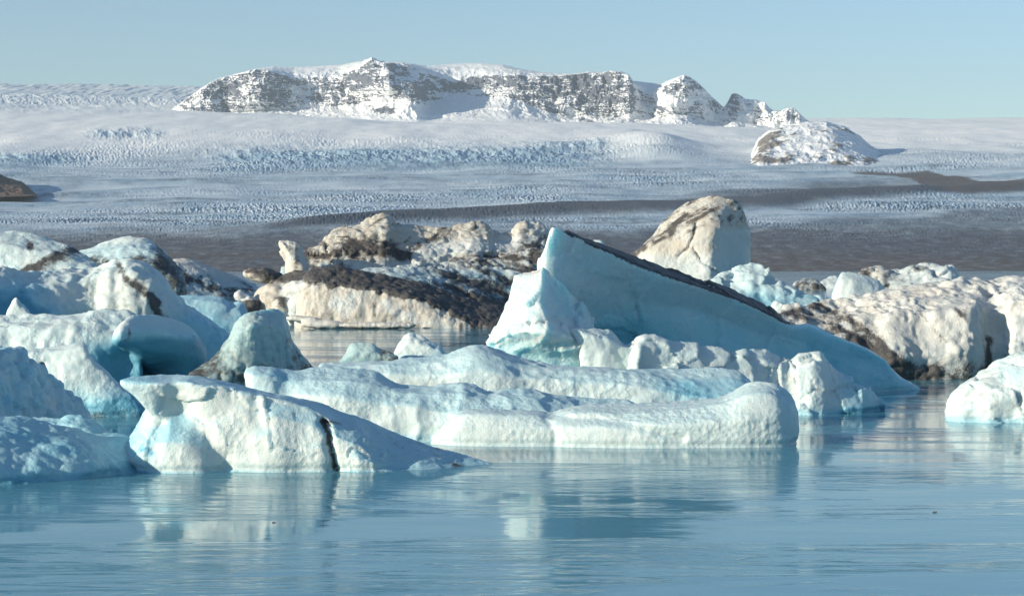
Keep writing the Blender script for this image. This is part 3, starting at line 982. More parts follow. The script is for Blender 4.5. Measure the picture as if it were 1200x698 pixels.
def left_dome():
    D = [(-60, 76), (140, 76), (250, 77)]
    a = loft(D, [
        (-70, [(W, 0), (415, .3), (385, .8), (368, 2.2), (W, 5)]),
        (-10, [(W, 0), (415, .3), (388, .7), (368, 2.2), (W, 5)]),
        (20, [(W, 0), (412, .3), (385, .7), (367, 2.2), (W, 5)]),
        (55, [(W, 0), (410, .3), (388, .6), (370, 2.0), (W, 5)]),
        (90, [(W, 0), (412, .3), (388, .6), (370, 2.0), (W, 5)]),
        (110, [(W, .2), (415, .6), (392, .7), (364, 2.0), (W, 5)]),
        (130, [(W, .6), (420, 1.0), (398, .9), (364, 2.2), (W, 5)]),
        (150, [(W, .8), (422, 1.2), (400, 1.2), (367, 2.3), (W, 5)]),
        (165, [(W, .8), (425, 1.0), (400, 1.2), (372, 2.3), (W, 5)])], .1)
    dome = loft([(130, 74.4), (250, 78.6)], [
        (133, [(404, .9), (402, .5), (398, .4), (394, .5), (391, .9), (397, 1.6), (403, 1.4)]),
        (142, [(408, 1.2), (405, .5), (398, .0), (386, .05), (378, .7), (384, 2.5), (410, 2.4)]),
        (152, [(412, 2.0), (409, 1.0), (402, .2), (388, -.02), (371, .85), (380, 3.0), (418, 3.2)]),
        (163, [(424, 2.8), (418, 1.5), (407, .3), (388, -.0), (368, 1.0), (380, 3.3), (434, 3.6)]),
        (175, [(440, 3.4), (434, 2.6), (411, .5), (388, .0), (367, 1.1), (380, 3.4), (W, 3.9)]),
        (195, [(W, 2.6), (430, 1.8), (412, .45), (391, .1), (370, 1.2), (385, 3.4), (W, 3.9)]),
        (215, [(W, 1.6), (430, 1.0), (416, .5), (398, .35), (378, 1.2), (390, 3.2), (W, 3.7)]),
        (231, [(W, 1.5), (432, 1.1), (420, .7), (406, .6), (391, 1.2), (400, 2.8), (W, 3.2)]),
        (242, [(W, 1.4), (434, 1.2), (426, 1.0), (417, 1.0), (408, 1.4), (413, 2.2), (W, 2.6)])], .1)
    o = berg('long white iceberg ending in a rounded dome with a dark blue hollow beneath', [a], .08, M_ICE,
             [('fbm', 2.0, .22), ('ridge', 1.1, .10, (1, 1, 1.8)), ('knob', .55, .09), ('fbm', .4, .05)], 3,
             blue=lambda c: .15 + .95 * sstep(392, 418, c.v + 14 * c.f(1.5)) * sstep(85, 125, c.u) + .25 * c.f(1.0) + .3 * sstep(180, 230, c.u))  # blue ice towards the hollow, with part of its shade in the colour
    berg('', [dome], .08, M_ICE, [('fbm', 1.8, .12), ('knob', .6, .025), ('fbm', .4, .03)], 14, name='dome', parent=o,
         blue=lambda c: -.0 + .30 + .85 * sstep(374, 412, c.v + 10 * c.f(1.5)) - .5 * sstep(160, 140, c.u) * sstep(405, 380, c.v),  # clear blue ice darkening downwards, which also paints in the dome's shade
         dirt=lambda c: .5 * line(c, [(146, 400), (151, 396), (152, 386)], 3) + .25 * sstep(432, 440, c.v))
    return o


def left_ridge():
    D = [(-60, 85.6), (30, 88), (110, 90.6), (150, 90.2), (290, 93)]
    a = loft(D, [
        (-70, [(W, 0), (370, .5), (335, 1.2), (316, 3), (W, 7)]),
        (-20, [(W, 0), (370, .5), (335, 1.3), (314, 3), (W, 7)]),
        (0, [(W, 0), (370, .5), (335, 1.3), (312, 3), (W, 7)]),
        (30, [(W, 0), (370, .4), (338, 1.4), (317, 3), (W, 7)]),
        (58, [(W, 0), (368, .4), (336, 1.4), (318, 3), (W, 7)]),
        (80, [(W, 0), (362, .3), (334, 1.3), (315, 3), (W, 7)]),
        (95, [(W, 0), (360, .2), (332, 1.2), (313, 3), (W, 7)]),
        (112, [(W, 0), (360, .0), (328, 1.0), (312, 2.6), (W, 7)]),
        (128, [(W, -.2), (355, -.1), (322, .9), (308, 2.4), (W, 7)]),
        (138, [(W, -.3), (355, .1), (320, 1.1), (305, 2.6), (W, 7)]),
        (152, [(W, -.3), (355, -.1), (320, .9), (304, 2.4), (W, 7)]),
        (170, [(W, -.4), (355, -.3), (326, .7), (308, 2.2), (W, 6.6)]),
        (185, [(W, -.4), (358, -.3), (334, .6), (317, 2.0), (W, 6.2)]),
        (200, [(W, -.3), (362, -.2), (348, .5), (335, 1.8), (W, 5.6)]),
        (215, [(W, -.2), (372, -.1), (360, .4), (353, 1.6), (W, 5)]),
        (240, [(W, 0), (390, .1), (378, .5), (371, 1.5), (W, 4.4)]),
        (262, [(W, .2), (405, .3), (394, .5), (388, 1.3), (W, 3.6)]),
        (285, [(W, .8), (424, .9), (422, 1.0), (420, 1.2), (W, 2)])], .12)
    ear = loft([(0, 84), (40, 84)], [
        (7, [(W, 0), (372, .1), (366, .3), (W, .8)]),
        (13, [(W, 0), (362, .1), (354, .3), (W, .9)]),
        (18, [(W, 0), (354, .1), (345.5, .3), (W, .9)]),
        (22, [(W, 0), (360, .1), (352, .3), (W, .9)]),
        (28, [(W, 0), (364, .1), (356, .3), (W, .9)]),
        (36, [(W, 0), (370, .1), (366, .3), (W, .8)])], .08)
    o = berg('white iceberg ridge with a zigzag streak of black dirt across its rounded peak', [a], .09, M_ICE,
                [('fbm', 2.4, .26), ('ridge', 1.1, .13, (.7, 1, 2.2)), ('knob', .6, .05), ('fbm', .4, .05)], 1,
                blue=lambda c: .12 + .8 * sstep(80, 20, c.u + 30 * c.f(2)) * sstep(318, 345, c.v) + .5 * sstep(345, 375, c.v) * sstep(130, 70, c.u) + .6 * sstep(340, 380, c.v) * sstep(190, 220, c.u) + .3 * c.f(1.3),
                dirt=lambda c: (.85 + .7 * c.f(.9)) * line(c, [(138, 310), (144, 320), (152, 330), (163, 338), (172, 345), (181, 352), (184, 365), (192, 372)], 5.5, 8, 1.0)
                + .28 * sstep(320, 350, c.v) * bump1(c.u, 150, 40),
                tan=lambda c: .35 * bump1(c.u, 140, 45) * sstep(310, 330, c.v))
    berg('', [ear], .06, M_ICE, [('fbm', .6, .06)], 1, name='ice_spike', parent=o, blue=lambda c: np.full(len(c.u), .1))
    return o


def blue_behind():
    D = [(190, 100), (300, 101)]
    a = loft(D, [
        (190, [(W, 0), (375, .5), (352, 1), (346, 2.5), (W, 5)]),
        (210, [(W, 0), (370, .4), (352, 1), (346, 2.5), (W, 5)]),
        (238, [(W, 0), (370, .4), (352, 1), (346, 2.4), (W, 5)]),
        (262, [(W, 0), (375, .3), (355, .9), (347, 2.2), (W, 4.6)]),
        (270, [(W, 0), (378, .3), (362, .8), (354, 2.0), (W, 4.4)]),
        (281, [(W, 0), (380, .3), (364, .8), (352, 1.8), (W, 4)]),
        (288, [(W, 0), (388, .3), (372, .8), (356, 1.6), (W, 3)]),
        (296, [(W, .2), (400, .4), (390, .6), (382, .9), (W, 1.8)])], .12)
    return berg('deep blue smooth iceberg behind the right slope of the white ridge', [a], .1, M_ICE,
                [('fbm', 1.8, .2), ('fbm', .6, .05)], 4, blue=lambda c: .62 + .4 * c.f(1.8) + .2 * sstep(360, 390, c.v))


def dark_chunk():
    a = [blob(293, 359, 150, .85, .8, .75), blob(288, 364, 149.6, .6, .6, .5), blob(299, 364, 150.1, .55, .7, .4), blob(281, 347, 150.2, .45, .5, .45)]
    return berg('small black dirt-covered ice lump beside the deep blue iceberg', a, .09, M_DIRTY,
                [('fbm', .9, .18), ('knob', .5, .06)], 1, dirt=lambda c: .95 - .9 * sstep(353, 349, c.v))


def clear_lump():
    D = [(220, 74.4), (300, 75.6), (375, 78.6)]
    a = loft(D, [
        (222, [(W, .3), (440, .3), (438, .5), (437, .8), (W, 1.4)]),
        (238, [(W, 0), (440, .1), (430, .4), (425, 1.0), (W, 2.0)]),
        (256, [(W, -.1), (436, .0), (420, .3), (412, 1.1), (W, 2.6)]),
        (268, [(W, -.2), (430, -.1), (408, .3), (394, 1.1), (W, 3)]),
        (275, [(W, -.3), (424, -.1), (395, .2), (379, 1.1), (W, 3)]),
        (283, [(W, -.3), (420, -.1), (388, .1), (370, 1.1), (W, 3)]),
        (296, [(W, -.3), (416, -.2), (382, .0), (365, 1.1), (W, 3)]),
        (314, [(W, -.3), (414, -.2), (380, .0), (362, 1.1), (W, 3)]),
        (330, [(W, -.3), (414, -.1), (382, .1), (364, 1.1), (W, 3)]),
        (337, [(W, -.2), (416, .0), (392, .2), (375, 1.1), (W, 3)]),
        (341, [(W, -.2), (420, .1), (402, .3), (392, 1.1), (W, 2.6)]),
        (350, [(W, -.1), (428, .2), (416, .5), (408, 1.1), (W, 2.2)]),
        (362, [(W, .1), (438, .3), (430, .5), (424, 1.0), (W, 1.8)]),
        (376, [(W, .4), (444, .5), (441, .6), (438, .8), (W, 1.2)])], .08)
    return berg('clear greenish iceberg lump standing alone with a gritty sand-covered base', [a], .06, M_CLEAR,
                [('fbm', 1.4, .14), ('knob', .4, .06), ('scallop', .2, .03)], 2,
                blue=lambda c: .2 + .5 * sstep(385, 412, c.v) + .3 * c.f(.9),
                tan=lambda c: .3 * line(c, [(225, 440), (265, 412), (300, 425)], 14) + .3 * sstep(1.0, .1, c.z),
                dirt=lambda c: .14 + .42 * sstep(1.5, .3, c.z + .5 * c.f(.4)) + .35 * line(c, [(225, 438), (262, 410)], 9) + .35 * line(c, [(338, 400), (352, 424), (368, 440)], 6))


def small_grey():
    a = loft([(390, 93), (462, 93)], [
        (397, [(W, 0), (424, .1), (423, .3), (W, .8)]),
        (404, [(W, 0), (420, .1), (414, .5), (W, 1.4)]),
        (410, [(W, 0), (416, .1), (404, .6), (W, 1.6)]),
        (418, [(W, 0), (412, .1), (400.5, .6), (W, 1.7)]),
        (436, [(W, 0), (412, .1), (401, .6), (W, 1.7)]),
        (446, [(W, 0), (416, .1), (408, .6), (W, 1.5)]),
        (456, [(W, 0), (418, .1), (411, .6), (W, 1.3)]),
        (466, [(W, 0), (421, .1), (417, .5), (W, 1.0)])], .06)
    return berg('small grey translucent ice lump with a dark right side left of the little pyramid', [a], .055, M_CLEAR,
                [('fbm', .7, .10), ('knob', .35, .03)], 1, blue=lambda c: .25 + .5 * sstep(.5, 0., c.z), dirt=lambda c: .62 * sstep(440, 448, c.u) + .25 * sstep(.35, 0, c.z))


def small_pyramid():
    a = loft([(455, 95), (530, 95)], [
        (460, [(W, 0), (421, .1), (418, .4), (W, 1)]),
        (466, [(W, -.1), (412, .1), (404, .6), (W, 1.8)]),
        (474, [(W, -.2), (405, .1), (394, .7), (W, 2.2)]),
        (483, [(W, -.3), (402, .1), (389.5, .8), (W, 2.4)]),
        (492, [(W, -.3), (404, .1), (391, .8), (W, 2.4)]),
        (506, [(W, -.2), (408, .1), (399, .8), (W, 2.2)]),
        (517, [(W, -.1), (412, .1), (404, .8), (W, 2.0)]),
        (525, [(W, .1), (421, .2), (418, .4), (W, 1.2)])], .07)
    return berg('little white ice pyramid in the open water before the dirty black and tan icebergs', [a], .06, M_ICE,
                [('fbm', .9, .12), ('knob', .35, .04), ('fbm', .25, .02)], 1, blue=lambda c: .1 + .5 * sstep(.5, 0., c.z) + .3 * sstep(500, 520, c.u))


# ---- the pale group in the middle
def wavy_slab():
    D = [(285, 52.6), (600, 52.2), (740, 53.2)]
    a = loft(D, [
        (287, [(W, .4), (455, .5), (438, .6), (431, .9), (W, 2.2)]),
        (297, [(W, .1), (458, .2), (438, .3), (427, .9), (W, 3)]),
        (318, [(W, 0), (460, .2), (440, .4), (429.5, 1.2), (W, 4)]),
        (336, [(W, 0), (462, .3), (446, .6), (432, 1.4), (W, 4.5)]),
        (352, [(W, -.1), (462, .2), (444, .6), (433, 1.5), (W, 5)]),
        (380, [(W, -.2), (465, .1), (444, .6), (430, 1.7), (W, 5)]),
        (410, [(W, -.2), (468, .1), (446, .6), (431, 1.8), (W, 5)]),
        (440, [(W, -.1), (472, .2), (452, .7), (437, 1.9), (W, 5)]),
        (462, [(W, -.1), (476, .2), (460, .7), (447, 1.9), (W, 5)]),
        (490, [(W, -.1), (478, .2), (462, .7), (451, 1.9), (W, 5)]),
        (520, [(W, -.1), (482, .2), (460, .8), (449, 1.9), (W, 5)]),
        (548, [(W, -.1), (484, .2), (462, .8), (448, 1.9), (W, 5)]),
        (575, [(W, 0), (486, .2), (468, .8), (456, 1.9), (W, 5)]),
        (605, [(W, 0), (486, .2), (468, .8), (455, 1.9), (W, 5)]),
        (640, [(W, 0), (488, .2), (472, .8), (458, 1.9), (W, 5)]),
        (690, [(W, 0), (490, .2), (476, .8), (464, 1.7), (W, 4.5)]),
        (745, [(W, .3), (490, .5), (480, .8), (474, 1.4), (W, 3.5)])], .06)
    return berg('long white iceberg with wavy dimpled top between the cracked berg and the round-ended one', [a], .055, M_ICE,
                [('fbm', 1.6, .15), ('scallop', .6, .09, (1, 1.6, 1)), ('knob', .22, .022), ('fbm', .14, .016)], 3,
                blue=lambda c: .1 + .35 * sstep(.25, .8, c.nz) + .45 * sstep(.4, .0, c.z) + .45 * line(c, [(290, 455), (330, 450)], 16) * .6)  # top tinted blue, painting in the shade on faces turned up


def round_end():
    D = [(520, 51.3), (780, 51.0), (940, 51.2)]
    a = loft(D, [
        (505, [(W, .7), (518, .7), (516, .8), (513, 1.0), (W, 1.6)]),
        (522, [(W, .3), (508, .4), (500, .6), (495, 1.0), (W, 2)]),
        (534, [(W, .1), (500, .2), (488, .4), (483, 1.0), (W, 2.6)]),
        (560, [(W, 0), (500, .1), (485, .3), (478, 1.1), (W, 3)]),
        (595, [(W, 0), (502, .1), (488, .3), (479.5, 1.2), (W, 3.2)]),
        (628, [(W, 0), (502, .1), (488, .4), (480, 1.3), (W, 3.4)]),
        (645, [(W, 0), (502, .1), (492, .4), (484, 1.3), (W, 3.5)]),
        (660, [(W, -.1), (502, .0), (488, .4), (480, 1.4), (W, 3.6)]),
        (690, [(W, -.2), (502, -.1), (484, .4), (475, 1.5), (W, 3.8)]),
        (730, [(W, -.2), (500, -.2), (484, .4), (473, 1.6), (W, 4)]),
        (775, [(W, -.2), (498, -.2), (482, .4), (471, 1.7), (W, 4)]),
        (820, [(W, -.2), (496, -.2), (478, .4), (468, 1.7), (W, 4)]),
        (850, [(W, -.2), (494, -.2), (472, .3), (462, 1.6), (W, 4)]),
        (868, [(W, -.2), (492, -.2), (466, .2), (453, 1.4), (W, 3.8)]),
        (886, [(W, -.1), (490, -.15), (462, .2), (448, 1.2), (W, 3.5)]),
        (904, [(W, 0), (490, -.1), (464, .2), (449, 1.0), (W, 3.0)]),
        (920, [(W, .2), (492, .1), (472, .3), (456, 1.0), (W, 2.4)]),
        (930, [(W, .6), (492, .4), (480, .5), (467, .9), (W, 1.7)]),
        (934.5, [(W, .9), (495, .8), (488, .8), (480, .95), (W, 1.3)])], .06)
    def post(c, co_):
        q = co_.copy()
        q[:, 1] += .13 * line(c, [(650, 486), (700, 492), (755, 502), (800, 514)], 4.5, 4, .9) + .08 * line(c, [(640, 492), (652, 508), (650, 524)], 4, 3, .6)
        return q
    return berg('long smooth white iceberg with a rounded upturned right end and a pitted face', [a], .048, M_ICE,
                [('fbm', 1.4, .08), ('ridge', 1.5, .05, (2.5, 1, .8)), ('scallop', .16, .016), ('fbm', .12, .014)], 4,
                blue=lambda c: .08 + .2 * sstep(.3, .9, c.nz) + .18 * sstep(.16, .0, c.z + .08 * c.f(.6)) + .35 * sstep(900, 930, c.u), post=post)  # slight blue on the top paints its shade


def middle_slab():
    D = [(380, 55.6), (900, 56.2)]
    a = loft(D, [
        (375, [(W, 0), (434, .4), (428, 1), (426, 1.6), (W, 3)]),
        (420, [(W, 0), (438, .4), (428, .8), (423, 1.6), (W, 3.4)]),
        (470, [(W, 0), (440, .3), (428, .7), (421, 1.6), (W, 3.6)]),
        (520, [(W, -.1), (440, .2), (424, .7), (416, 1.6), (W, 3.8)]),
        (545, [(W, -.2), (438, .0), (418, .5), (408, 1.4), (W, 3.8)]),
        (562, [(W, -.2), (438, .0), (415, .5), (404.5, 1.4), (W, 3.8)]),
        (585, [(W, -.2), (440, .0), (418, .6), (408, 1.5), (W, 3.8)]),
        (608, [(W, -.1), (442, .1), (427, .7), (417, 1.6), (W, 3.8)]),
        (650, [(W, 0), (446, .2), (434, .7), (427, 1.6), (W, 3.8)]),
        (700, [(W, 0), (450, .2), (438, .7), (431, 1.6), (W, 3.8)]),
        (760, [(W, -.1), (455, .1), (442, .7), (433, 1.7), (W, 3.8)]),
        (790, [(W, -.1), (462, .1), (446, .7), (433, 1.8), (W, 4)]),
        (830, [(W, 0), (466, .2), (450, .8), (432.5, 1.8), (W, 4)]),
        (865, [(W, 0), (470, .2), (455, .8), (435, 1.8), (W, 4)]),
        (885, [(W, .3), (472, .4), (462, .8), (450, 1.6), (W, 3.2)])], .07)
    return berg('flat-topped pale slab of ice below the tall blue fin', [a], .06, M_ICE,
                [('fbm', 1.8, .12), ('ridge', .8, .05, (1.5, 1, 1)), ('scallop', .3, .035), ('fbm', .16, .02)], 3,
                blue=lambda c: .12 + .25 * sstep(.3, .8, c.nz) + .40 * sstep(740, 800, c.u) * sstep(437, 450, c.v) + .2 * c.f(1.2))  # blue on the flat top includes its shade as colour


def blocks():
    D = [(730, 60.0), (840, 60.9), (930, 62.2), (1040, 62.6)]
    a = loft(D, [
        (738, [(W, .5), (432, .6), (420, .7), (415, 1), (W, 2)]),
        (745, [(W, .1), (432, .2), (408, .4), (396, .9), (W, 3)]),
        (754, [(W, 0), (432, .2), (406, .4), (393, .9), (W, 3.2)]),
        (775, [(W, 0), (436, .2), (408, .5), (395, 1.0), (W, 3.2)]),
        (800, [(W, 0), (438, .2), (412, .5), (399, 1.0), (W, 3.2)]),
        (825, [(W, 0), (442, .2), (416, .5), (404, 1.0), (W, 3.2)]),
        (843, [(W, 0), (446, .2), (424, .5), (410, 1.0), (W, 3.2)]),
        (860, [(W, 0), (448, .2), (426, .5), (417, 1.0), (W, 3.2)]),
        (872, [(W, -.1), (450, .2), (422, .5), (409, 1.0), (W, 3.2)]),
        (892, [(W, -.2), (454, .1), (424, .4), (408, 1.0), (W, 3.2)]),
        (912, [(W, -.2), (458, .1), (432, .4), (416, 1.0), (W, 3.2)]),
        (924, [(W, -.3), (462, .0), (436, .3), (424, 1.0), (W, 3.2)]),
        (936, [(W, -.5), (464, -.3), (428, .1), (413, .9), (W, 3.2)]),
        (950, [(W, -.7), (464, -.5), (426, .0), (410, .8), (W, 3.2)]),
        (964, [(W, -.5), (466, -.4), (432, .1), (411, .8), (W, 3)]),
        (976, [(W, -.3), (468, -.1), (446, .2), (428, .8), (W, 2.8)]),
        (990, [(W, -.2), (472, .0), (454, .2), (440, .8), (W, 2.6)]),
        (1008, [(W, 0), (476, .1), (460, .3), (448, .8), (W, 2.2)]),
        (1022, [(W, .2), (478, .3), (466, .5), (458, .8), (W, 1.8)]),
        (1035, [(W, .6), (480, .7), (475, .8), (470, .9), (W, 1.3)])], .08, lin=True)
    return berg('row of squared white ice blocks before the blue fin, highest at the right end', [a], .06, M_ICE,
                [('fbm', 1.5, .12), ('facet', .9, .16), ('ridge', .5, .03), ('fbm', .25, .025)], 2,
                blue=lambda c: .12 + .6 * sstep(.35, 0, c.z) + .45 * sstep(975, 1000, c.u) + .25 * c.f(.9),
                dirt=lambda c: .6 * line(c, [(1003, 452), (1004, 466)], 1.6, 1) + .38 * line(c, [(930, 440), (936, 470)], 2, 2),
                tan=lambda c: .3 * line(c, [(926, 440), (932, 470)], 6))


def white_chunk():
    D = [(665, 60.7), (755, 61.2)]
    a = loft(D, [
        (664, [(388, .3), (386, .2), (384, .3), (383, .6), (386, .6)]),
        (676, [(404, .3), (394, .1), (386, .2), (383, .7), (396, 1.0)]),
        (686, [(W, .3), (408, .0), (392, .0), (382.5, .7), (W, 1.6)]),
        (705, [(W, 0), (415, -.1), (396, .0), (384, .7), (W, 1.8)]),
        (715, [(W, 0), (418, -.1), (400, .0), (384, .7), (W, 1.8)]),
        (722, [(W, 0), (420, -.1), (404, .1), (391, .7), (W, 1.8)]),
        (734, [(W, 0), (422, .0), (406, .1), (402, .6), (W, 1.6)]),
        (744, [(W, 0), (420, .1), (406, .1), (398, .5), (W, 1.3)]),
        (754, [(W, .2), (422, .3), (416, .4), (412, .5), (W, .9)])], .06)
    return berg('knobbly white ice chunk leaning against the foot of the blue fin', [a], .05, M_ICE,
                [('fbm', .8, .12), ('knob', .4, .05), ('fbm', .2, .02)], 2, blue=lambda c: .15 + .5 * sstep(.8, 0, c.z))


def blue_fin():
    D = [(600, 62.4), (700, 64.4), (1080, 73.6)]
    T = 2.2
    a = loft(D, [
        (630, [(W, .6), (380, .5), (345, .5), (312, .6), (306, 1.0), (W, 4)]),
        (638, [(W, .5), (378, .4), (330, .3), (291, .3), (289, 1.0), (W, 5)]),
        (648, [(W, .4), (380, .3), (320, .2), (267.5, .2), (268, 1.2), (W, 5.5)]),
        (662, [(W, .4), (395, .7), (330, .3), (272, .2), (270.5, 1.5), (W, 6)]),
        (695, [(W, .0), (395, 1.2), (340, .6), (289, .3), (282.5, 1.9), (W, 6.5)]),
        (725, [(W, -.3), (398, 1.3), (345, .8), (304, .3), (294.5, 1.9), (W, 6.5)]),
        (760, [(W, -.5), (400, 1.0), (355, .9), (319, .3), (308, 1.9), (W, 6.5)]),
        (800, [(W, -.6), (402, .6), (360, .8), (331, .3), (321.5, 1.9), (W, 6.5)]),
        (840, [(W, -.5), (405, .5), (372, .8), (342, .3), (334, 1.9), (W, 6)]),
        (875, [(W, -.4), (410, .4), (385, .7), (357, .3), (347.5, 1.8), (W, 5.5)]),
        (904, [(W, -.2), (415, .4), (395, .6), (371, .3), (363, 1.2), (W, 5)]),
        (922, [(W, -.2), (418, .3), (400, .5), (381, .3), (378, 1.2), (W, 4.5)]),
        (952, [(W, -.2), (422, .3), (400, .5), (383, .4), (380, 1.2), (W, 4.2)]),
        (968, [(W, -.2), (425, .2), (408, .4), (391, .3), (388, 1.0), (W, 4)]),
        (1010, [(W, -.1), (435, .2), (420, .4), (407, .3), (404, 1.0), (W, 3.6)]),
        (1037, [(W, 0), (442, .2), (432, .3), (424, .3), (422, .9), (W, 3)]),
        (1055, [(W, 0), (450, .2), (445, .3), (442, .3), (440, .8), (W, 2.4)]),
        (1079, [(W, .3), (457, .4), (456, .45), (455, .5), (454.5, .6), (W, 1)])], .09)
    ledge = loft([(570, 60.8), (700, 61.2)], [
        (571, [(W, .6), (411, .5), (408, .4), (407, .5), (406, .6), (405, .9), (W, 1.6)]),
        (582, [(W, .3), (408, .2), (399, -.1), (392, .1), (388, .5), (384, .9), (W, 2.6)]),
        (590, [(W, .3), (408, .2), (394, -.35), (384, -.1), (372, .3), (356, 1.0), (W, 3.0)]),
        (599, [(W, .3), (410, .05), (391, -.5), (379, -.3), (362, .2), (344, 1.0), (W, 3.4)]),
        (602, [(W, .3), (410, .05), (391, -.55), (379, -.3), (358, .2), (319, 1.0), (W, 3.6)]),
        (618, [(W, .3), (412, .05), (390, -.7), (376, -.5), (354, -.1), (315, .9), (W, 4)]),
        (634, [(W, .3), (414, .05), (388, -.8), (374, -.5), (340, .0), (311, .7), (W, 4)]),
        (645, [(W, .3), (416, .05), (389, -.75), (374, -.2), (345, .3), (318, .9), (W, 4)]),
        (662, [(W, .3), (416, .05), (393, -.6), (378, .1), (354, .8), (333, 1.3), (W, 4)]),
        (680, [(W, .4), (416, .05), (399, -.2), (386, .5), (368, 1.2), (350, 1.8), (W, 4)]),
        (694, [(W, .9), (414, .9), (406, .6), (392, 1.1), (380, 1.6), (364, 2.2), (W, 3.6)])], .09, lin=True)
    crest = lambda u: lerp1(u, [(640, 268), (695, 291), (760, 321), (840, 345), (904, 373), (960, 388)])
    o = berg('tall blue fin-shaped iceberg with a sharp peak, white left ledge and dark back slope', [a], .065, M_FIN,
             [('fbm', 2.6, .13), ('ridge', .9, .035, (1, 1, 2)), ('facet', 2.2, .10), ('fbm', .35, .018)], 2,
             blue=lambda c: np.clip(.40 + .22 * sstep(330, 400, c.v) + .30 * bump1(c.u, 730, 60) * sstep(345, 390, c.v) - .30 * sstep(720, 645, c.u) + .2 * c.fr(1.6, -.35, (5, 1, .35)) + .25 * c.f(2.2) + .12 * sstep(900, 1000, c.u), 0, .85),  # pale peak and teal low middle: translucent glow put into the colour
             dirt=lambda c: np.where((c.ny > -.62) & (c.nz > .25) & (c.v < crest(c.u) + 5), 1.2 * sstep(655, 668, c.u) * sstep(945, 905, c.u), 0) + .10 * c.f(1.0))
    dirt_cover(o, lambda co, nn, d: d > .55, .05, M_FIN)
    berg('', [ledge], .06, M_FIN, [('fbm', 1.6, .08), ('facet', 1.3, .20), ('facet', .6, .07), ('knob', .38, .04, None, lambda c: bump1(c.v, 390, 16)), ('fbm', .2, .02)], 1,
         name='ice_ledge', parent=o,
         blue=lambda c: np.clip(.14 + .30 * sstep(640, 655, c.u) * sstep(378, 366, c.v) + .40 * sstep(396, 412, c.v + 6 * c.f(.8)) + .25 * c.f(1.2), 0, 1),  # right facet bluer: its shade painted in; teal ice under the lip
         dirt=lambda c: .40 * line(c, [(600, 380), (640, 379)], 3, 3) * (c.v < 384))
    return o


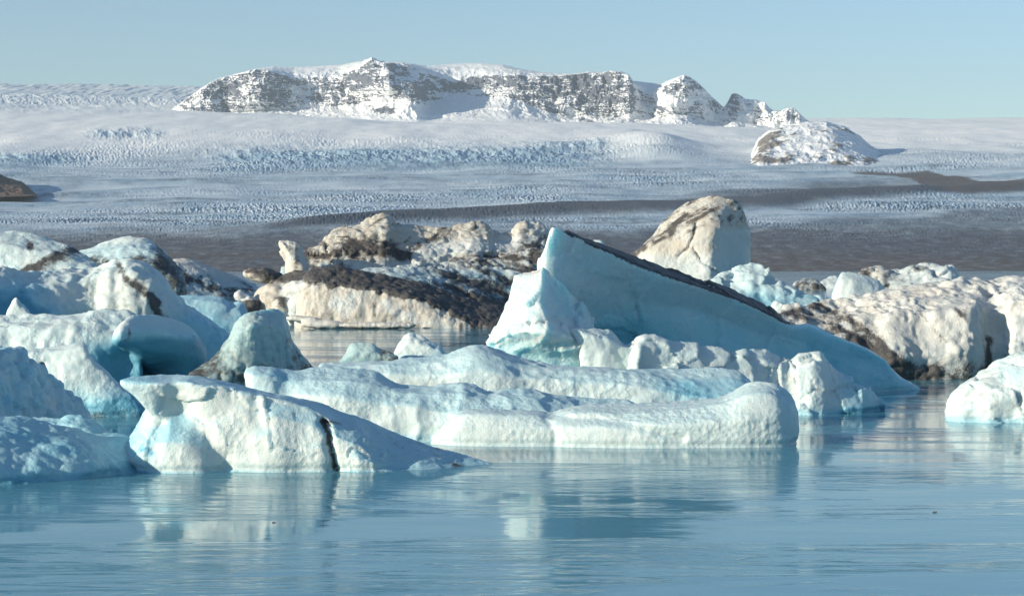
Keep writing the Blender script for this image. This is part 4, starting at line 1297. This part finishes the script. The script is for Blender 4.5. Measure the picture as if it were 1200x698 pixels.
# ---- dirty group behind
def dirty_ridge():
    D = [(320, 158), (660, 166)]
    a = loft(D, [
        (332, [(W, 0), (345, .5), (325, 2), (312, 4), (W, 12)]),
        (350, [(W, -1), (345, 0), (318, 2), (302, 4), (W, 13)]),
        (365, [(W, -1), (345, 0), (310, 2), (294, 4.5), (W, 14)]),
        (378, [(W, -1), (345, 0), (305, 2), (286, 5), (W, 14)]),
        (388, [(W, -1), (344, 0), (300, 2), (273, 5), (W, 14)]),
        (400, [(W, -1), (344, 0), (296, 2), (267, 5), (W, 14)]),
        (420, [(W, -1), (344, 0), (292, 2), (263, 5), (W, 14)]),
        (440, [(W, -1), (342, 0), (290, 2), (253, 5), (W, 14)]),
        (455, [(W, -1), (342, 0), (290, 2), (250, 5), (W, 14)]),
        (461, [(W, -1), (342, 0), (292, 2.5), (263, 5), (W, 14)]),
        (475, [(W, -1), (342, 0), (295, 2.5), (266, 5), (W, 14)]),
        (500, [(W, -1), (342, 0), (297, 2.5), (268, 5), (W, 14)]),
        (530, [(W, -1), (342, 0), (298, 2.5), (266, 5), (W, 14)]),
        (556, [(W, -1), (342, 0), (292, 2.5), (260, 5), (W, 14)]),
        (568, [(W, -1), (342, 0), (295, 2.5), (264, 5), (W, 14)]),
        (578, [(W, -1), (342, 0), (300, 2.5), (274, 5), (W, 14)]),
        (600, [(W, -1), (344, 0), (302, 2.5), (274, 5), (W, 14)]),
        (608, [(W, -1), (346, 0), (300, 2.5), (264, 5), (W, 14)]),
        (620, [(W, -1), (350, 0), (300, 2.5), (261, 5), (W, 14)]),
        (638, [(W, -1), (356, 0), (305, 2.5), (267, 5), (W, 14)]),
        (665, [(W, 0), (366, 1), (330, 3), (290, 5), (W, 12)])], .22)
    pil = loft([(320, 157), (370, 157)], [
        (327, [(290, 1), (284, .8), (282, 1.2), (285, 1.6)]),
        (333, [(306, 1), (286, .5), (281, 1.2), (298, 2.0)]),
        (341, [(W, 1), (300, .3), (282.5, 1.2), (W, 2.4)]),
        (348, [(W, 1), (305, .3), (284, 1.2), (W, 2.6)]),
        (354, [(W, 1), (312, .4), (290, 1.2), (W, 2.6)]),
        (362, [(W, 1), (320, .8), (308, 1.4), (W, 2.6)])], .2)
    mid = loft([(400, 146), (660, 152)], [
        (405, [(W, 0), (335, 1), (330, 2.5), (W, 6)]),
        (430, [(W, 0), (330, 1), (318, 4), (W, 12)]),
        (480, [(W, 0), (335, .5), (308, 5), (W, 14)]),
        (530, [(W, 0), (345, .5), (306, 5.5), (W, 14)]),
        (580, [(W, -.5), (360, .5), (303, 6), (W, 14)]),
        (630, [(W, -1), (372, .5), (295, 6), (W, 14)]),
        (670, [(W, 0), (376, 1), (300, 6), (W, 12)])], .22)

    def dirt(c):
        up = c.fr(1.5, .75, (3.6, 1, .55))                   # streaks along the tilted layers
        dn = c.fr(1.3, -.28, (4.2, 1, .5))
        low = sstep(296, 312, c.v + 26 * sstep(540, 420, c.u))
        d = (.12 + 1.1 * up) * (1 - low) + (.50 + 1.0 * dn) * low
        d += low * .35 * sstep(470, 580, c.u) * sstep(318, 336, c.v)
        d += .6 * line(c, [(412, 288), (440, 292), (458, 290)], 9, 8, 2) + .6 * line(c, [(468, 302), (490, 288), (520, 275)], 6, 7, 2) + .45 * sstep(596, 640, c.u) * sstep(268, 290, c.v)
        d += .6 * line(c, [(372, 300), (395, 296)], 4, 4) + .55 * line(c, [(530, 303), (650, 300)], 4, 7, 2) + .25 * line(c, [(440, 262), (560, 268)], 5, 6)
        wht = np.maximum(line(c, [(490, 300), (520, 293), (550, 288), (575, 290)], 9, 5, 2), .8 * line(c, [(420, 312), (500, 315)], 9, 8, 2))
        return d * (1 - wht)

    def tan(c):
        return (.85 + .5 * c.f(2)) * sstep(322, 296, c.v + 14 * c.f(3)) * (1 - line(c, [(490, 300), (520, 293), (575, 288), (610, 285)], 10, 6, 2)) * (1 - .6 * sstep(600, 625, c.u))
    LY = [('fbm', 4.0, .18), ('facet', 2.8, .34, (2.4, 1, .6)), ('ridge', 2.2, .20, (2.4, 1, .6)), ('facet', 1.0, .13), ('knob', .7, .11), ('ridge', .55, .08), ('fbm', .4, .06)]
    bl = lambda c: .15 + .65 * sstep(300, 325, c.v) + .3 * c.f(2.5)
    o = berg('large ragged iceberg of tan and black streaked ice with a leaning pillar on its left', [a, mid], .13, M_DIRTY, LY, 0, dirt=dirt, tan=tan, blue=bl)
    berg('', [pil], .11, M_DIRTY, [('fbm', 1.6, .18), ('facet', 1.0, .2), ('fbm', .5, .07)], 1, name='ice_pillar', parent=o,
         dirt=lambda c: .12 + .5 * line(c, [(346, 292), (348, 308)], 4) + .5 * c.f(.8), tan=lambda c: .55 + .4 * c.f(1))
    return o


def dark_topped():
    D = [(290, 141), (610, 141)]
    a = loft(D, [
        (348, [(W, .6), (368, .6), (360, .8), (352, 1.2), (345, 2), (W, 6)]),
        (362, [(W, 0), (366, .1), (352, .5), (336, .8), (322, 3), (W, 9)]),
        (380, [(W, 0), (365, .0), (350, .3), (334, .6), (315, 3.5), (W, 11)]),
        (392, [(W, 0), (365, .0), (350, .3), (335, .6), (312, 4), (W, 11)]),
        (420, [(W, 0), (366, .0), (352, .3), (338, .6), (317, 4), (W, 11)]),
        (450, [(W, 0), (368, .0), (355, .3), (342, .6), (324, 4), (W, 11)]),
        (480, [(W, 0), (370, .0), (358, .3), (348, .6), (330, 4), (W, 11)]),
        (505, [(W, 0), (373, .0), (365, .3), (358, .6), (337, 4), (W, 10)]),
        (525, [(W, .0), (376, .1), (371, .3), (366, .6), (344, 4), (W, 10)]),
        (541, [(W, .1), (381, .3), (377, .5), (373, .8), (350, 4), (W, 9)]),
        (570, [(W, .3), (382, .8), (378, 1.2), (373, 2), (356, 5), (W, 9)]),
        (615, [(W, .8), (383, 1.2), (380, 2), (377, 3), (368, 5), (W, 8)])], .18)
    b = [blob(440, 381, 139.9, 3.0, .5, .25), blob(378, 380, 140, 1.6, .5, .34), blob(350, 373, 141, 1.1, .5, .25), blob(365, 376, 140.3, .8, .5, .3)]
    o = berg('tan ice block with vertical grooves under a slanting black dirt top', [a], .11, M_DIRTY,
                [('fbm', 2.5, .28), ('ridge', 1.1, .15, (.7, 1, 2.6), lambda c: (c.ny < -.2) * 1.0), ('knob', .8, .07), ('fbm', .5, .06)], 1,
                dirt=lambda c: 1.0 * sstep(3, -3, c.v - lerp1(c.u, [(345, 330), (392, 336), (450, 344), (480, 350), (505, 359), (525, 367), (541, 375), (600, 390)]) + 9 * c.f(.8)) * sstep(352, 362, c.u) + .16 + .5 * c.f(1.2, 4, (.5, 1, 2.5)) + .4 * sstep(1.0, .2, c.z) * sstep(-.1, .3, c.f(1.5))
                + (.45 + 1.1 * c.fr(1.2, -.28, (4.0, 1, .5))) * sstep(545, 560, c.u) + .25 * line(c, [(404, 345), (408, 375)], 3, 2) + .25 * line(c, [(436, 350), (440, 378)], 4, 2),
                tan=lambda c: .8 - .55 * sstep(0, .25, c.f(1.8)),
                blue=lambda c: .1 + .3 * sstep(560, 600, c.u))
    dirt_cover(o, lambda co, nn, d: (d > .6) & (nn[:, 2] > .2), .10, M_DIRTY)
    berg('', b, .09, M_DIRTY, [('fbm', 1.0, .14), ('fbm', .4, .05)], 0, name='ice_foot', parent=o, tan=lambda c: .5 + .4 * c.f(1.0), dirt=lambda c: .5 * sstep(.25, .0, c.z) + .2)
    return o


def left_lump():
    D = [(290, 150), (400, 149)]
    a = loft(D, [
        (293, [(W, .5), (362, .6), (358, 1), (354, 1.4), (W, 3)]),
        (306, [(W, 0), (356, .2), (346, .8), (338, 2), (W, 6)]),
        (320, [(W, 0), (352, .1), (338, .8), (330, 2.4), (W, 8)]),
        (332, [(W, 0), (354, .2), (340, .8), (323, 2.6), (W, 8)]),
        (345, [(W, -.3), (354, -.1), (334, .5), (318, 2.4), (W, 8)]),
        (358, [(W, -.5), (356, -.2), (334, .3), (317, 2.2), (W, 8)]),
        (372, [(W, -.4), (356, -.2), (336, .3), (321.5, 1.9), (W, 8)]),
        (386, [(W, -.2), (356, .0), (338, .5), (320, 2.2), (W, 7)]),
        (398, [(W, .5), (362, .6), (350, 1), (335, 2), (W, 5)])], .17)
    e = [blob(352, 358, 148.2, .9, .7, 1.2, .2), blob(330, 360, 148.5, .8, .6, .9, .4), blob(308, 322.5, 153, 1.6, 1.5, .55, .15)]
    return berg('rounded dirty white ice lump with dark brown top left of the black-topped block', [a] + e, .12, M_DIRTY,
                [('fbm', 2.2, .35), ('ridge', 1.3, .16, (1, 1, 1.6)), ('knob', .8, .1), ('fbm', .5, .07)], 1,
                dirt=lambda c: .18 + .5 * c.f(1.6) + .65 * line(c, [(300, 324), (318, 326), (345, 322)], 7, 4, 1.5) + .55 * line(c, [(328, 350), (334, 356)], 5, 3) + .5 * sstep(.1, .6, c.nz) * sstep(335, 325, c.v),
                tan=lambda c: .75 * sstep(338, 320, c.u) + .2 + .3 * c.f(2),
                blue=lambda c: .15 + .45 * bump1(c.u, 352, 16) * sstep(338, 350, c.v) + .4 * bump1(c.u, 370, 18) * sstep(345, 325, c.v))


def tilted_boulder():
    D = [(735, 150), (885, 150)]
    a = loft(D, [
        (738, [(303, 1.5), (299, 1.2), (296, 2), (298, 3), (304, 3)]),
        (752, [(W, 1), (305, .6), (290, 1.2), (287, 2.5), (W, 6)]),
        (768, [(W, .6), (310, .2), (285, .8), (272, 2.5), (W, 7)]),
        (785, [(W, .3), (315, -.1), (280, .6), (254, 2.6), (W, 8)]),
        (800, [(W, .0), (318, -.3), (275, .4), (241, 2.8), (W, 8)]),
        (815, [(W, -.2), (320, -.6), (270, .2), (234, 2.8), (W, 8)]),
        (832, [(W, -.4), (320, -.9), (268, .0), (229.5, 2.6), (W, 8)]),
        (846, [(W, .2), (320, .0), (266, .6), (231, 2.6), (W, 7.6)]),
        (858, [(W, 1.3), (320, 1.2), (266, 1.7), (234, 2.8), (W, 7)]),
        (869, [(W, 2.5), (318, 2.4), (266, 2.7), (239, 3.4), (W, 6.6)]),
        (874, [(W, 3.1), (314, 3.0), (272, 3.2), (258, 3.8), (W, 6.4)]),
        (879, [(W, 4.2), (310, 4.1), (280, 4.2), (265, 4.5), (W, 6)])], .16)

    def crk(c):
        return np.maximum.reduce([line(c, [(815, 262), (813, 274), (806, 290), (795, 300)], 1.7, 1.5), line(c, [(812, 290), (818, 300), (822, 306), (832, 312), (842, 320)], 1.4, 1.5)])

    def post(c, co_):
        return co_ - c.n * (crk(c) * .15)[:, None]
    return berg('tilted tan iceberg boulder with brown streaks and a smooth white face on its right', [a], .10, M_DIRTY,
                [('fbm', 3.0, .3), ('ridge', 1.6, .13, (1.8, 1, .8), lambda c: sstep(300, 270, c.v)), ('fbm', .6, .06)], 2,
                dirt=lambda c: .70 * crk(c) * (c.ny < .2) + (.36 + 1.1 * c.fr(1.0, .55, (4.5, 1, .4))) * sstep(292, 262, c.v - (c.u - 810) * -.25) * (1 - .8 * sstep(835, 850, c.u) * sstep(262, 270, c.v))
                + .5 * line(c, [(765, 285), (790, 266), (803, 252)], 4, 2) + .7 * line(c, [(738, 300), (755, 290)], 5),
                tan=lambda c: (.8 - .5 * c.f(2.0)) * (1 - .85 * sstep(832, 845, c.u + 10 * sstep(290, 310, c.v)) * sstep(264, 272, c.v)) * (1 - .7 * sstep(288, 305, c.v)),
                blue=lambda c: .12 + .4 * sstep(840, 855, c.u) * sstep(270, 300, c.v) + .3 * sstep(295, 315, c.v), post=post)


def crumpled_blue():
    D = [(830, 128), (970, 128)]
    a = loft(D, [
        (836, [(W, 0), (345, .4), (332, 1), (326, 2), (W, 4)]),
        (850, [(W, 0), (350, .3), (330, 1.2), (318, 2.6), (W, 6)]),
        (866, [(W, 0), (352, .3), (326, 1.3), (312, 2.8), (W, 6)]),
        (885, [(W, 0), (354, .3), (328, 1.4), (309, 3), (W, 6)]),
        (895, [(W, 0), (356, .3), (332, 1.3), (310, 2.6), (W, 6)]),
        (901, [(W, 0), (356, .3), (338, 1.0), (322, 2.4), (W, 6)]),
        (915, [(W, 0), (356, .3), (340, 1.0), (330, 2.2), (W, 5.5)]),
        (935, [(W, 0), (356, .3), (346, 1.0), (338, 2), (W, 5)]),
        (955, [(W, .2), (358, .4), (352, .8), (346, 1.4), (W, 4)]),
        (970, [(W, .6), (360, .7), (357, .9), (355, 1.2), (W, 2)])], .14)
    return berg('crumpled white and blue iceberg below the tilted boulder on its right side', [a], .11, M_FAR,
                [('fbm', 2.2, .4), ('facet', 1.4, .28), ('knob', .9, .12), ('fbm', .5, .06)], 1, blue=lambda c: .3 + .6 * sstep(330, 350, c.v) + .5 * c.f(1.5))


def white_bits():
    out = []
    for (u, v, d, rx, rz, lab) in ((911, 361, 118, .45, .42, 'tiny bright white ice fragment at the lower end of the dark fin slope'),
                                   (700, 287, 175, .7, .5, 'small white ice tip showing above the dark back slope of the blue fin'),
                                   (957, 353, 140, 1.0, .5, 'low pale blue ice piece in front of the white trapezoid block')):
        out.append(berg(lab, [blob(u, v, d, rx, rx * .8, rz), blob(u + 3, v + 2.2, d + .2, rx * .9, rx * .7, rz * .6)] + ([loft([(u - 20, d), (u + 20, d)], [(u - 16, [(W, 0), (310, .5), (W, 4)]), (u, [(W, 0), (289, 1.5), (W, 5)]), (u + 16, [(W, 0), (310, .5), (W, 4)])], .2)] if u == 700 else []), .07 if d < 150 else .12, M_FAR,
                        [('fbm', .8, .12), ('facet', .5, .08)], 1, blue=lambda c: np.full(len(c.u), .15 if u != 957 else .6)))
    return out


def trapezoid():
    a = loft([(970, 147), (1045, 147)], [
        (975, [(W, .4), (350, .5), (346, .7), (344, 1.2), (W, 3)]),
        (981, [(W, .2), (348, .2), (332, .5), (326, 1.2), (W, 4)]),
        (986, [(W, 0), (348, .1), (326, .4), (317.5, 1.2), (W, 4)]),
        (1000, [(W, 0), (348, .0), (328, .4), (318.5, 1.4), (W, 4)]),
        (1016, [(W, .4), (348, .4), (332, .8), (322, 1.6), (W, 4)]),
        (1030, [(W, .8), (348, .8), (338, 1.1), (328, 1.8), (W, 4)]),
        (1040, [(W, 1.4), (350, 1.5), (346, 1.6), (342, 2), (W, 3.4)])], .14, lin=True)
    return berg('white trapezoid ice block with a pale blue top standing behind the big dirty berg', [a], .1, M_FAR,
                [('fbm', 1.8, .14), ('fbm', .5, .05)], 1, blue=lambda c: .1 + .65 * sstep(-.45, -.1, c.ny) + .2 * c.f(1.2))


def dirty_heap():
    D = [(1005, 190), (1130, 190)]
    a = loft(D, [
        (1006, [(W, 0), (332, .6), (322, 1.5), (318, 2), (W, 5)]),
        (1018, [(W, 0), (330, .6), (318, 1.5), (312, 3), (W, 7)]),
        (1032, [(W, 0), (330, .6), (316, 1.5), (310.5, 3), (W, 7)]),
        (1044, [(W, 0), (332, .6), (322, 1.5), (317, 3), (W, 7)]),
        (1060, [(W, 0), (332, .6), (320, 1.5), (313, 3), (W, 7)]),
        (1075, [(W, 0), (330, .6), (317, 1.5), (308, 3), (W, 7)]),
        (1090, [(W, 0), (330, .6), (318, 1.5), (310.5, 3), (W, 7)]),
        (1112, [(W, 0), (328, .6), (318, 1.5), (310, 3), (W, 7)]),
        (1120, [(W, 0), (330, .6), (320, 1.5), (313, 3), (W, 6)]),
        (1126, [(W, .5), (334, 1), (328, 1.5), (322, 2.4), (W, 5)])], .2)
    return berg('jumbled heap of dirty grey and white ice far behind the right dirty berg', [a], .15, M_DIRTY,
                [('fbm', 2.6, .5), ('knob', 1.5, .4), ('facet', 1.2, .3), ('fbm', .7, .1)], 0,
                dirt=lambda c: .42 + .9 * c.f(2.0) - .5 * sstep(1085, 1105, c.u), tan=lambda c: .6 * sstep(1060, 1030, c.u), blue=lambda c: .3 * np.ones(len(c.u)))


def far_debris():
    o = []
    for k, (u0, u1, vt, d, dk, lab) in enumerate((
            (897, 925, 328, 330, .25, 'small crumbly white ice piece far off, left of the little black-sided one'),
            (928, 967, 325.5, 320, .75, 'little far-off ice piece with black sides and a white top'),
            (958, 992, 324.5, 345, .15, 'low crumbly white ice piece far off beside the white trapezoid block'),
            (1126, 1150, 325.5, 330, .5, 'low grey ice piece far off at the right end of the dirty heap'))):
        w = u1 - u0
        a = loft([(u0, d), (u1, d)], [(u0, [(W, 0), (336, 1), (335, 2), (W, 4)]), (u0 + w * .2, [(W, 0), (334, 1), (vt + 3, 3), (W, 7)]), (u0 + w * .45, [(W, 0), (333, 1), (vt, 4), (W, 9)]),
                                      (u0 + w * .75, [(W, 0), (334, 1), (vt + 1.5, 3), (W, 8)]), (u1, [(W, 0), (337, 1), (336, 2), (W, 4)])], .3)
        o.append(berg(lab, [a], .22, M_DIRTY, [('fbm', 2.6, .5), ('knob', 1.5, .35)], 0, dirt=lambda c, dk=dk: dk + .6 * c.f(2.0) - .2 * sstep(330, 326, c.v), blue=lambda c: .3 * np.ones(len(c.u)),
                      group='crumbly ice pieces along the far shore'))
    return o


# ---- right side
def right_dirty():
    D = [(900, 78.8), (1060, 79.6), (1130, 80.4), (1300, 83)]
    a = loft(D, [
        (903, [(W, 1), (378, 1), (373, 1.5), (369, 2.5), (W, 5)]),
        (930, [(W, .6), (392, .6), (378, 1.4), (361, 3.5), (W, 9)]),
        (960, [(W, .4), (402, .4), (378, 1.6), (356, 4.5), (W, 12)]),
        (990, [(W, .2), (410, .2), (376, 1.6), (350, 5), (W, 13)]),
        (1020, [(W, .2), (415, .2), (374, 1.4), (343, 5), (W, 13)]),
        (1050, [(W, .3), (418, .0), (368, 1.0), (337, 5), (W, 13)]),
        (1080, [(W, .5), (418, .2), (368, 1.0), (332, 5), (W, 13)]),
        (1100, [(W, .4), (418, .0), (366, .6), (330, 5), (W, 13)]),
        (1125, [(W, .2), (414, -.3), (364, .3), (329, 5), (W, 13)]),
        (1145, [(W, .2), (410, -.2), (362, .4), (327, 5), (W, 13)]),
        (1158, [(W, 1.3), (408, 1.0), (366, 1.3), (327, 5), (W, 13)]),
        (1172, [(W, .9), (406, .8), (362, .9), (325, 5), (W, 13)]),
        (1190, [(W, .0), (404, -.3), (352, .3), (324, 5), (W, 13)]),
        (1225, [(W, -.2), (404, -.5), (352, .2), (322, 5), (W, 13)]),
        (1290, [(W, 0), (406, -.2), (356, .6), (326, 5), (W, 13)]),
        (1340, [(W, .6), (410, .6), (380, 1.2), (350, 4), (W, 10)])], .13)

    def dirt(c):
        st = c.f(1.2, 4, (2.2, 1, .6))
        d = .12 + .35 * c.f(1.5)
        for pts, w_, s_ in (([(925, 365), (960, 372), (1000, 392), (1030, 418)], 6, .6), ([(955, 358), (1000, 375), (1025, 395), (1045, 415)], 5, .6),
                            ([(1000, 395), (1035, 415), (1070, 436)], 10, .5), ([(1065, 350), (1090, 380), (1108, 400)], 2.5, .42), ([(905, 368), (960, 358)], 4, .55),
                            ([(1100, 338), (1130, 372), (1142, 395)], 2.2, .35)):
            d = d + s_ * line(c, pts, w_, 5, 1.4)
        d = d + (.36 + .5 * st) * sstep(-6, 12, c.v - lerp1(c.u, [(905, 364), (960, 377), (1010, 401), (1060, 428), (1110, 446)]) + 5 * c.f(1.0))  # streaky dirt below this line, also painting the shade under the overhang
        d = d + .62 * sstep(415, 432, c.v - (c.u - 1050) * .05) * (c.u < 1165) + .35 * st * sstep(1060, 960, c.u)
        d = d + .75 * line(c, [(1158, 398), (1160, 440)], 4, 2)
        return d
    return berg('large dirty white iceberg at the right edge with pitted top and black-streaked underside', [a], .085, M_DIRTY,
                [('fbm', 3.0, .26), ('ridge', 1.6, .12, (1, 1, 1.3)), ('scallop', .7, .17), ('knob', .36, .09), ('fbm', .25, .05)], 0,
                dirt=dirt, tan=lambda c: .36 + .5 * c.f(2.2) - .3 * sstep(1150, 1200, c.u), blue=lambda c: .25 * sstep(380, 420, c.v))


def right_front():
    D = [(1105, 59.2), (1300, 58)]
    a = loft(D, [
        (1110, [(W, .3), (486, .3), (480, .5), (474, .9), (W, 2)]),
        (1118, [(W, .0), (482, .1), (468, .5), (458, 1.2), (W, 3)]),
        (1132, [(W, -.1), (478, .0), (458, .5), (447, 1.4), (W, 3.6)]),
        (1146, [(W, -.2), (474, .0), (450, .5), (436, 1.5), (W, 4)]),
        (1162, [(W, -.3), (470, -.1), (446, .5), (427, 1.6), (W, 4.4)]),
        (1176, [(W, -.2), (466, .0), (442, .6), (419, 1.6), (W, 4.6)]),
        (1190, [(W, -.1), (462, .1), (438, .6), (414, 1.6), (W, 4.8)]),
        (1215, [(W, -.2), (460, .0), (434, .6), (410, 1.6), (W, 5)]),
        (1260, [(W, -.1), (464, .1), (438, .6), (414, 1.6), (W, 5)]),
        (1320, [(W, .5), (480, .6), (466, 1), (456, 1.6), (W, 3)])], .08)
    return berg('bright white rough iceberg cut off by the right edge before the big dirty one', [a], .055, M_ICE,
                [('fbm', 1.5, .22), ('facet', .9, .2), ('knob', .5, .05), ('fbm', .25, .03)], 2,
                blue=lambda c: .08 + .6 * sstep(.25, 0, c.z) + .4 * bump1(c.u, 1185, 16) * bump1(c.v, 438, 10) + .25 * c.f(.9),
                dirt=lambda c: .1 + .2 * line(c, [(1160, 460), (1190, 470)], 10))


# ---- far left group
def speckled_left():
    D = [(-60, 185), (110, 185)]
    a = loft(D, [
        (-70, [(W, 0), (325, 1), (295, 3), (276, 7), (W, 14)]),
        (-10, [(W, 0), (325, 1), (292, 3), (273.5, 7), (W, 14)]),
        (22, [(W, 0), (325, 1), (292, 3), (273.5, 7), (W, 14)]),
        (45, [(W, 0), (325, 1), (294, 3), (276.5, 7), (W, 14)]),
        (60, [(W, 0), (325, 1), (296, 3), (279, 7), (W, 14)]),
        (75, [(W, 0), (328, 1), (302, 3), (287, 6), (W, 14)]),
        (92, [(W, 0), (330, 1), (310, 3), (295, 6), (W, 12)]),
        (112, [(W, .5), (335, 1), (322, 2), (310, 4), (W, 10)])], .25)
    return berg('pale grey-green iceberg at the far left with a black spot near its top', [a], .17, M_FAR,
                [('fbm', 5.0, .7), ('fbm', 1.5, .18), ('ridge', 1.5, .1)], 2,
                blue=lambda c: .22 + .3 * c.f(3),
                dirt=lambda c: 1.1 * line(c, [(34, 287), (36, 287)], 5.0) + .3 * line(c, [(35, 292), (38, 298)], 5) + .95 * line(c, [(30, 318), (55, 308), (75, 298), (95, 292)], 8, 6, 3) + .5 * sstep(312, 322, c.v))


def blue_cap():
    D = [(75, 230), (215, 230)]
    a = loft(D, [
        (62, [(W, 0), (322, 1.5), (306, 4), (300, 8), (W, 14)]),
        (92, [(W, 0), (320, 1.5), (300, 4), (294, 8), (W, 16)]),
        (105, [(W, 0), (318, 1.5), (296, 4), (290, 8), (W, 18)]),
        (120, [(W, 0), (316, 1.5), (294, 4), (284, 8), (W, 18)]),
        (135, [(W, 0), (314, 1.5), (292, 4), (280, 8), (W, 18)]),
        (150, [(W, 0), (312, 1.5), (290, 4), (277, 8), (W, 18)]),
        (168, [(W, 0), (312, 1.5), (292, 4), (279.5, 8), (W, 18)]),
        (184, [(W, 0), (316, 1.5), (298, 4), (287, 8), (W, 17)]),
        (195, [(W, 0), (320, 1.5), (306, 4), (296, 8), (W, 16)]),
        (206, [(W, 0), (326, 1.5), (316, 4), (306, 7), (W, 14)]),
        (216, [(W, 1), (332, 2), (326, 4), (318, 6), (W, 10)])], .3)
    return berg('turquoise-topped far iceberg with black debris below, just right of the black-spotted one', [a], .2, M_FAR,
                [('fbm', 5.0, .6), ('ridge', 2.0, .2), ('fbm', 1.2, .15)], 2,
                blue=lambda c: .5 + .3 * c.f(3) - .4 * sstep(288, 281, c.v),
                dirt=lambda c: .72 * sstep(296, 306, c.v + 6 * c.f(2.5)) + .45 * c.f(2.0, 4, (2, 1, .6)) * sstep(290, 300, c.v) + .8 * line(c, [(184, 290), (188, 297), (196, 305)], 5, 4, 2) + .1)


def streaked_ridge():
    D = [(195, 255), (310, 262)]
    a = loft(D, [
        (186, [(W, 0), (326, 2), (318, 4), (312, 7), (W, 14)]),
        (203, [(W, 0), (326, 2), (312, 4), (304, 8), (W, 18)]),
        (215, [(W, 0), (328, 2), (312, 4), (303, 8), (W, 18)]),
        (230, [(W, 0), (330, 2), (315, 4), (306, 8), (W, 18)]),
        (248, [(W, 0), (334, 2), (320, 4), (312, 8), (W, 18)]),
        (265, [(W, 0), (338, 2), (326, 4), (320, 8), (W, 17)]),
        (285, [(W, 0), (340, 2), (333, 4), (328, 7), (W, 14)]),
        (305, [(W, 1), (344, 2), (341, 3), (338, 4.5), (W, 8)])], .3)
    return berg('low far iceberg with long tan and black streaks sloping down to the right', [a, blob(206, 314, 252, .9, .9, .75)], .2, M_DIRTY,
                [('fbm', 4.0, .5), ('ridge', 2.0, .2, (2, 1, .8)), ('fbm', 1.0, .12)], 1,
                dirt=lambda c: .25 + .9 * c.f(1.8, 4, (3, 1, .6)) + .6 * line(c, [(205, 322), (240, 335), (270, 345)], 9, 5, 2) - .6 * line(c, [(206, 305), (235, 310), (262, 322)], 6, 3, 2) - .8 * line(c, [(205, 314), (208, 314)], 4),
                tan=lambda c: .6 * line(c, [(208, 305), (240, 311), (270, 325)], 9), blue=lambda c: .55 * sstep(315, 330, c.v))


def floating_bits():
    for (u, v, r, lab) in ((1094, 600, .028, 'tiny dark ice crumb floating alone on the open water at the right'), (320, 612, .026, 'tiny dark ice crumb floating on the water before the black crack')):
        d = dw(v)
        berg(lab, [blob(u, v, d, r * 2.2, r * 1.6, r), blob(u + 3, v, d, r * 1.5, r, r * .8)], .02, M_CLEAR, [('fbm', .1, .02)], 0, dirt=lambda c: 1.0 * np.ones(len(c.u)), cat='ice crumb', name='ice_crumb')


for fn in (front_berg, low_blue_foot, knobbly_left, shard, left_dome, left_ridge, blue_behind, dark_chunk, clear_lump, small_grey, small_pyramid,
           wavy_slab, round_end, middle_slab, blocks, white_chunk, blue_fin, dirty_ridge, dark_topped, left_lump, tilted_boulder, crumpled_blue,
           white_bits, trapezoid, dirty_heap, far_debris, right_dirty, right_front, speckled_left, blue_cap, streaked_ridge, floating_bits):
    fn()
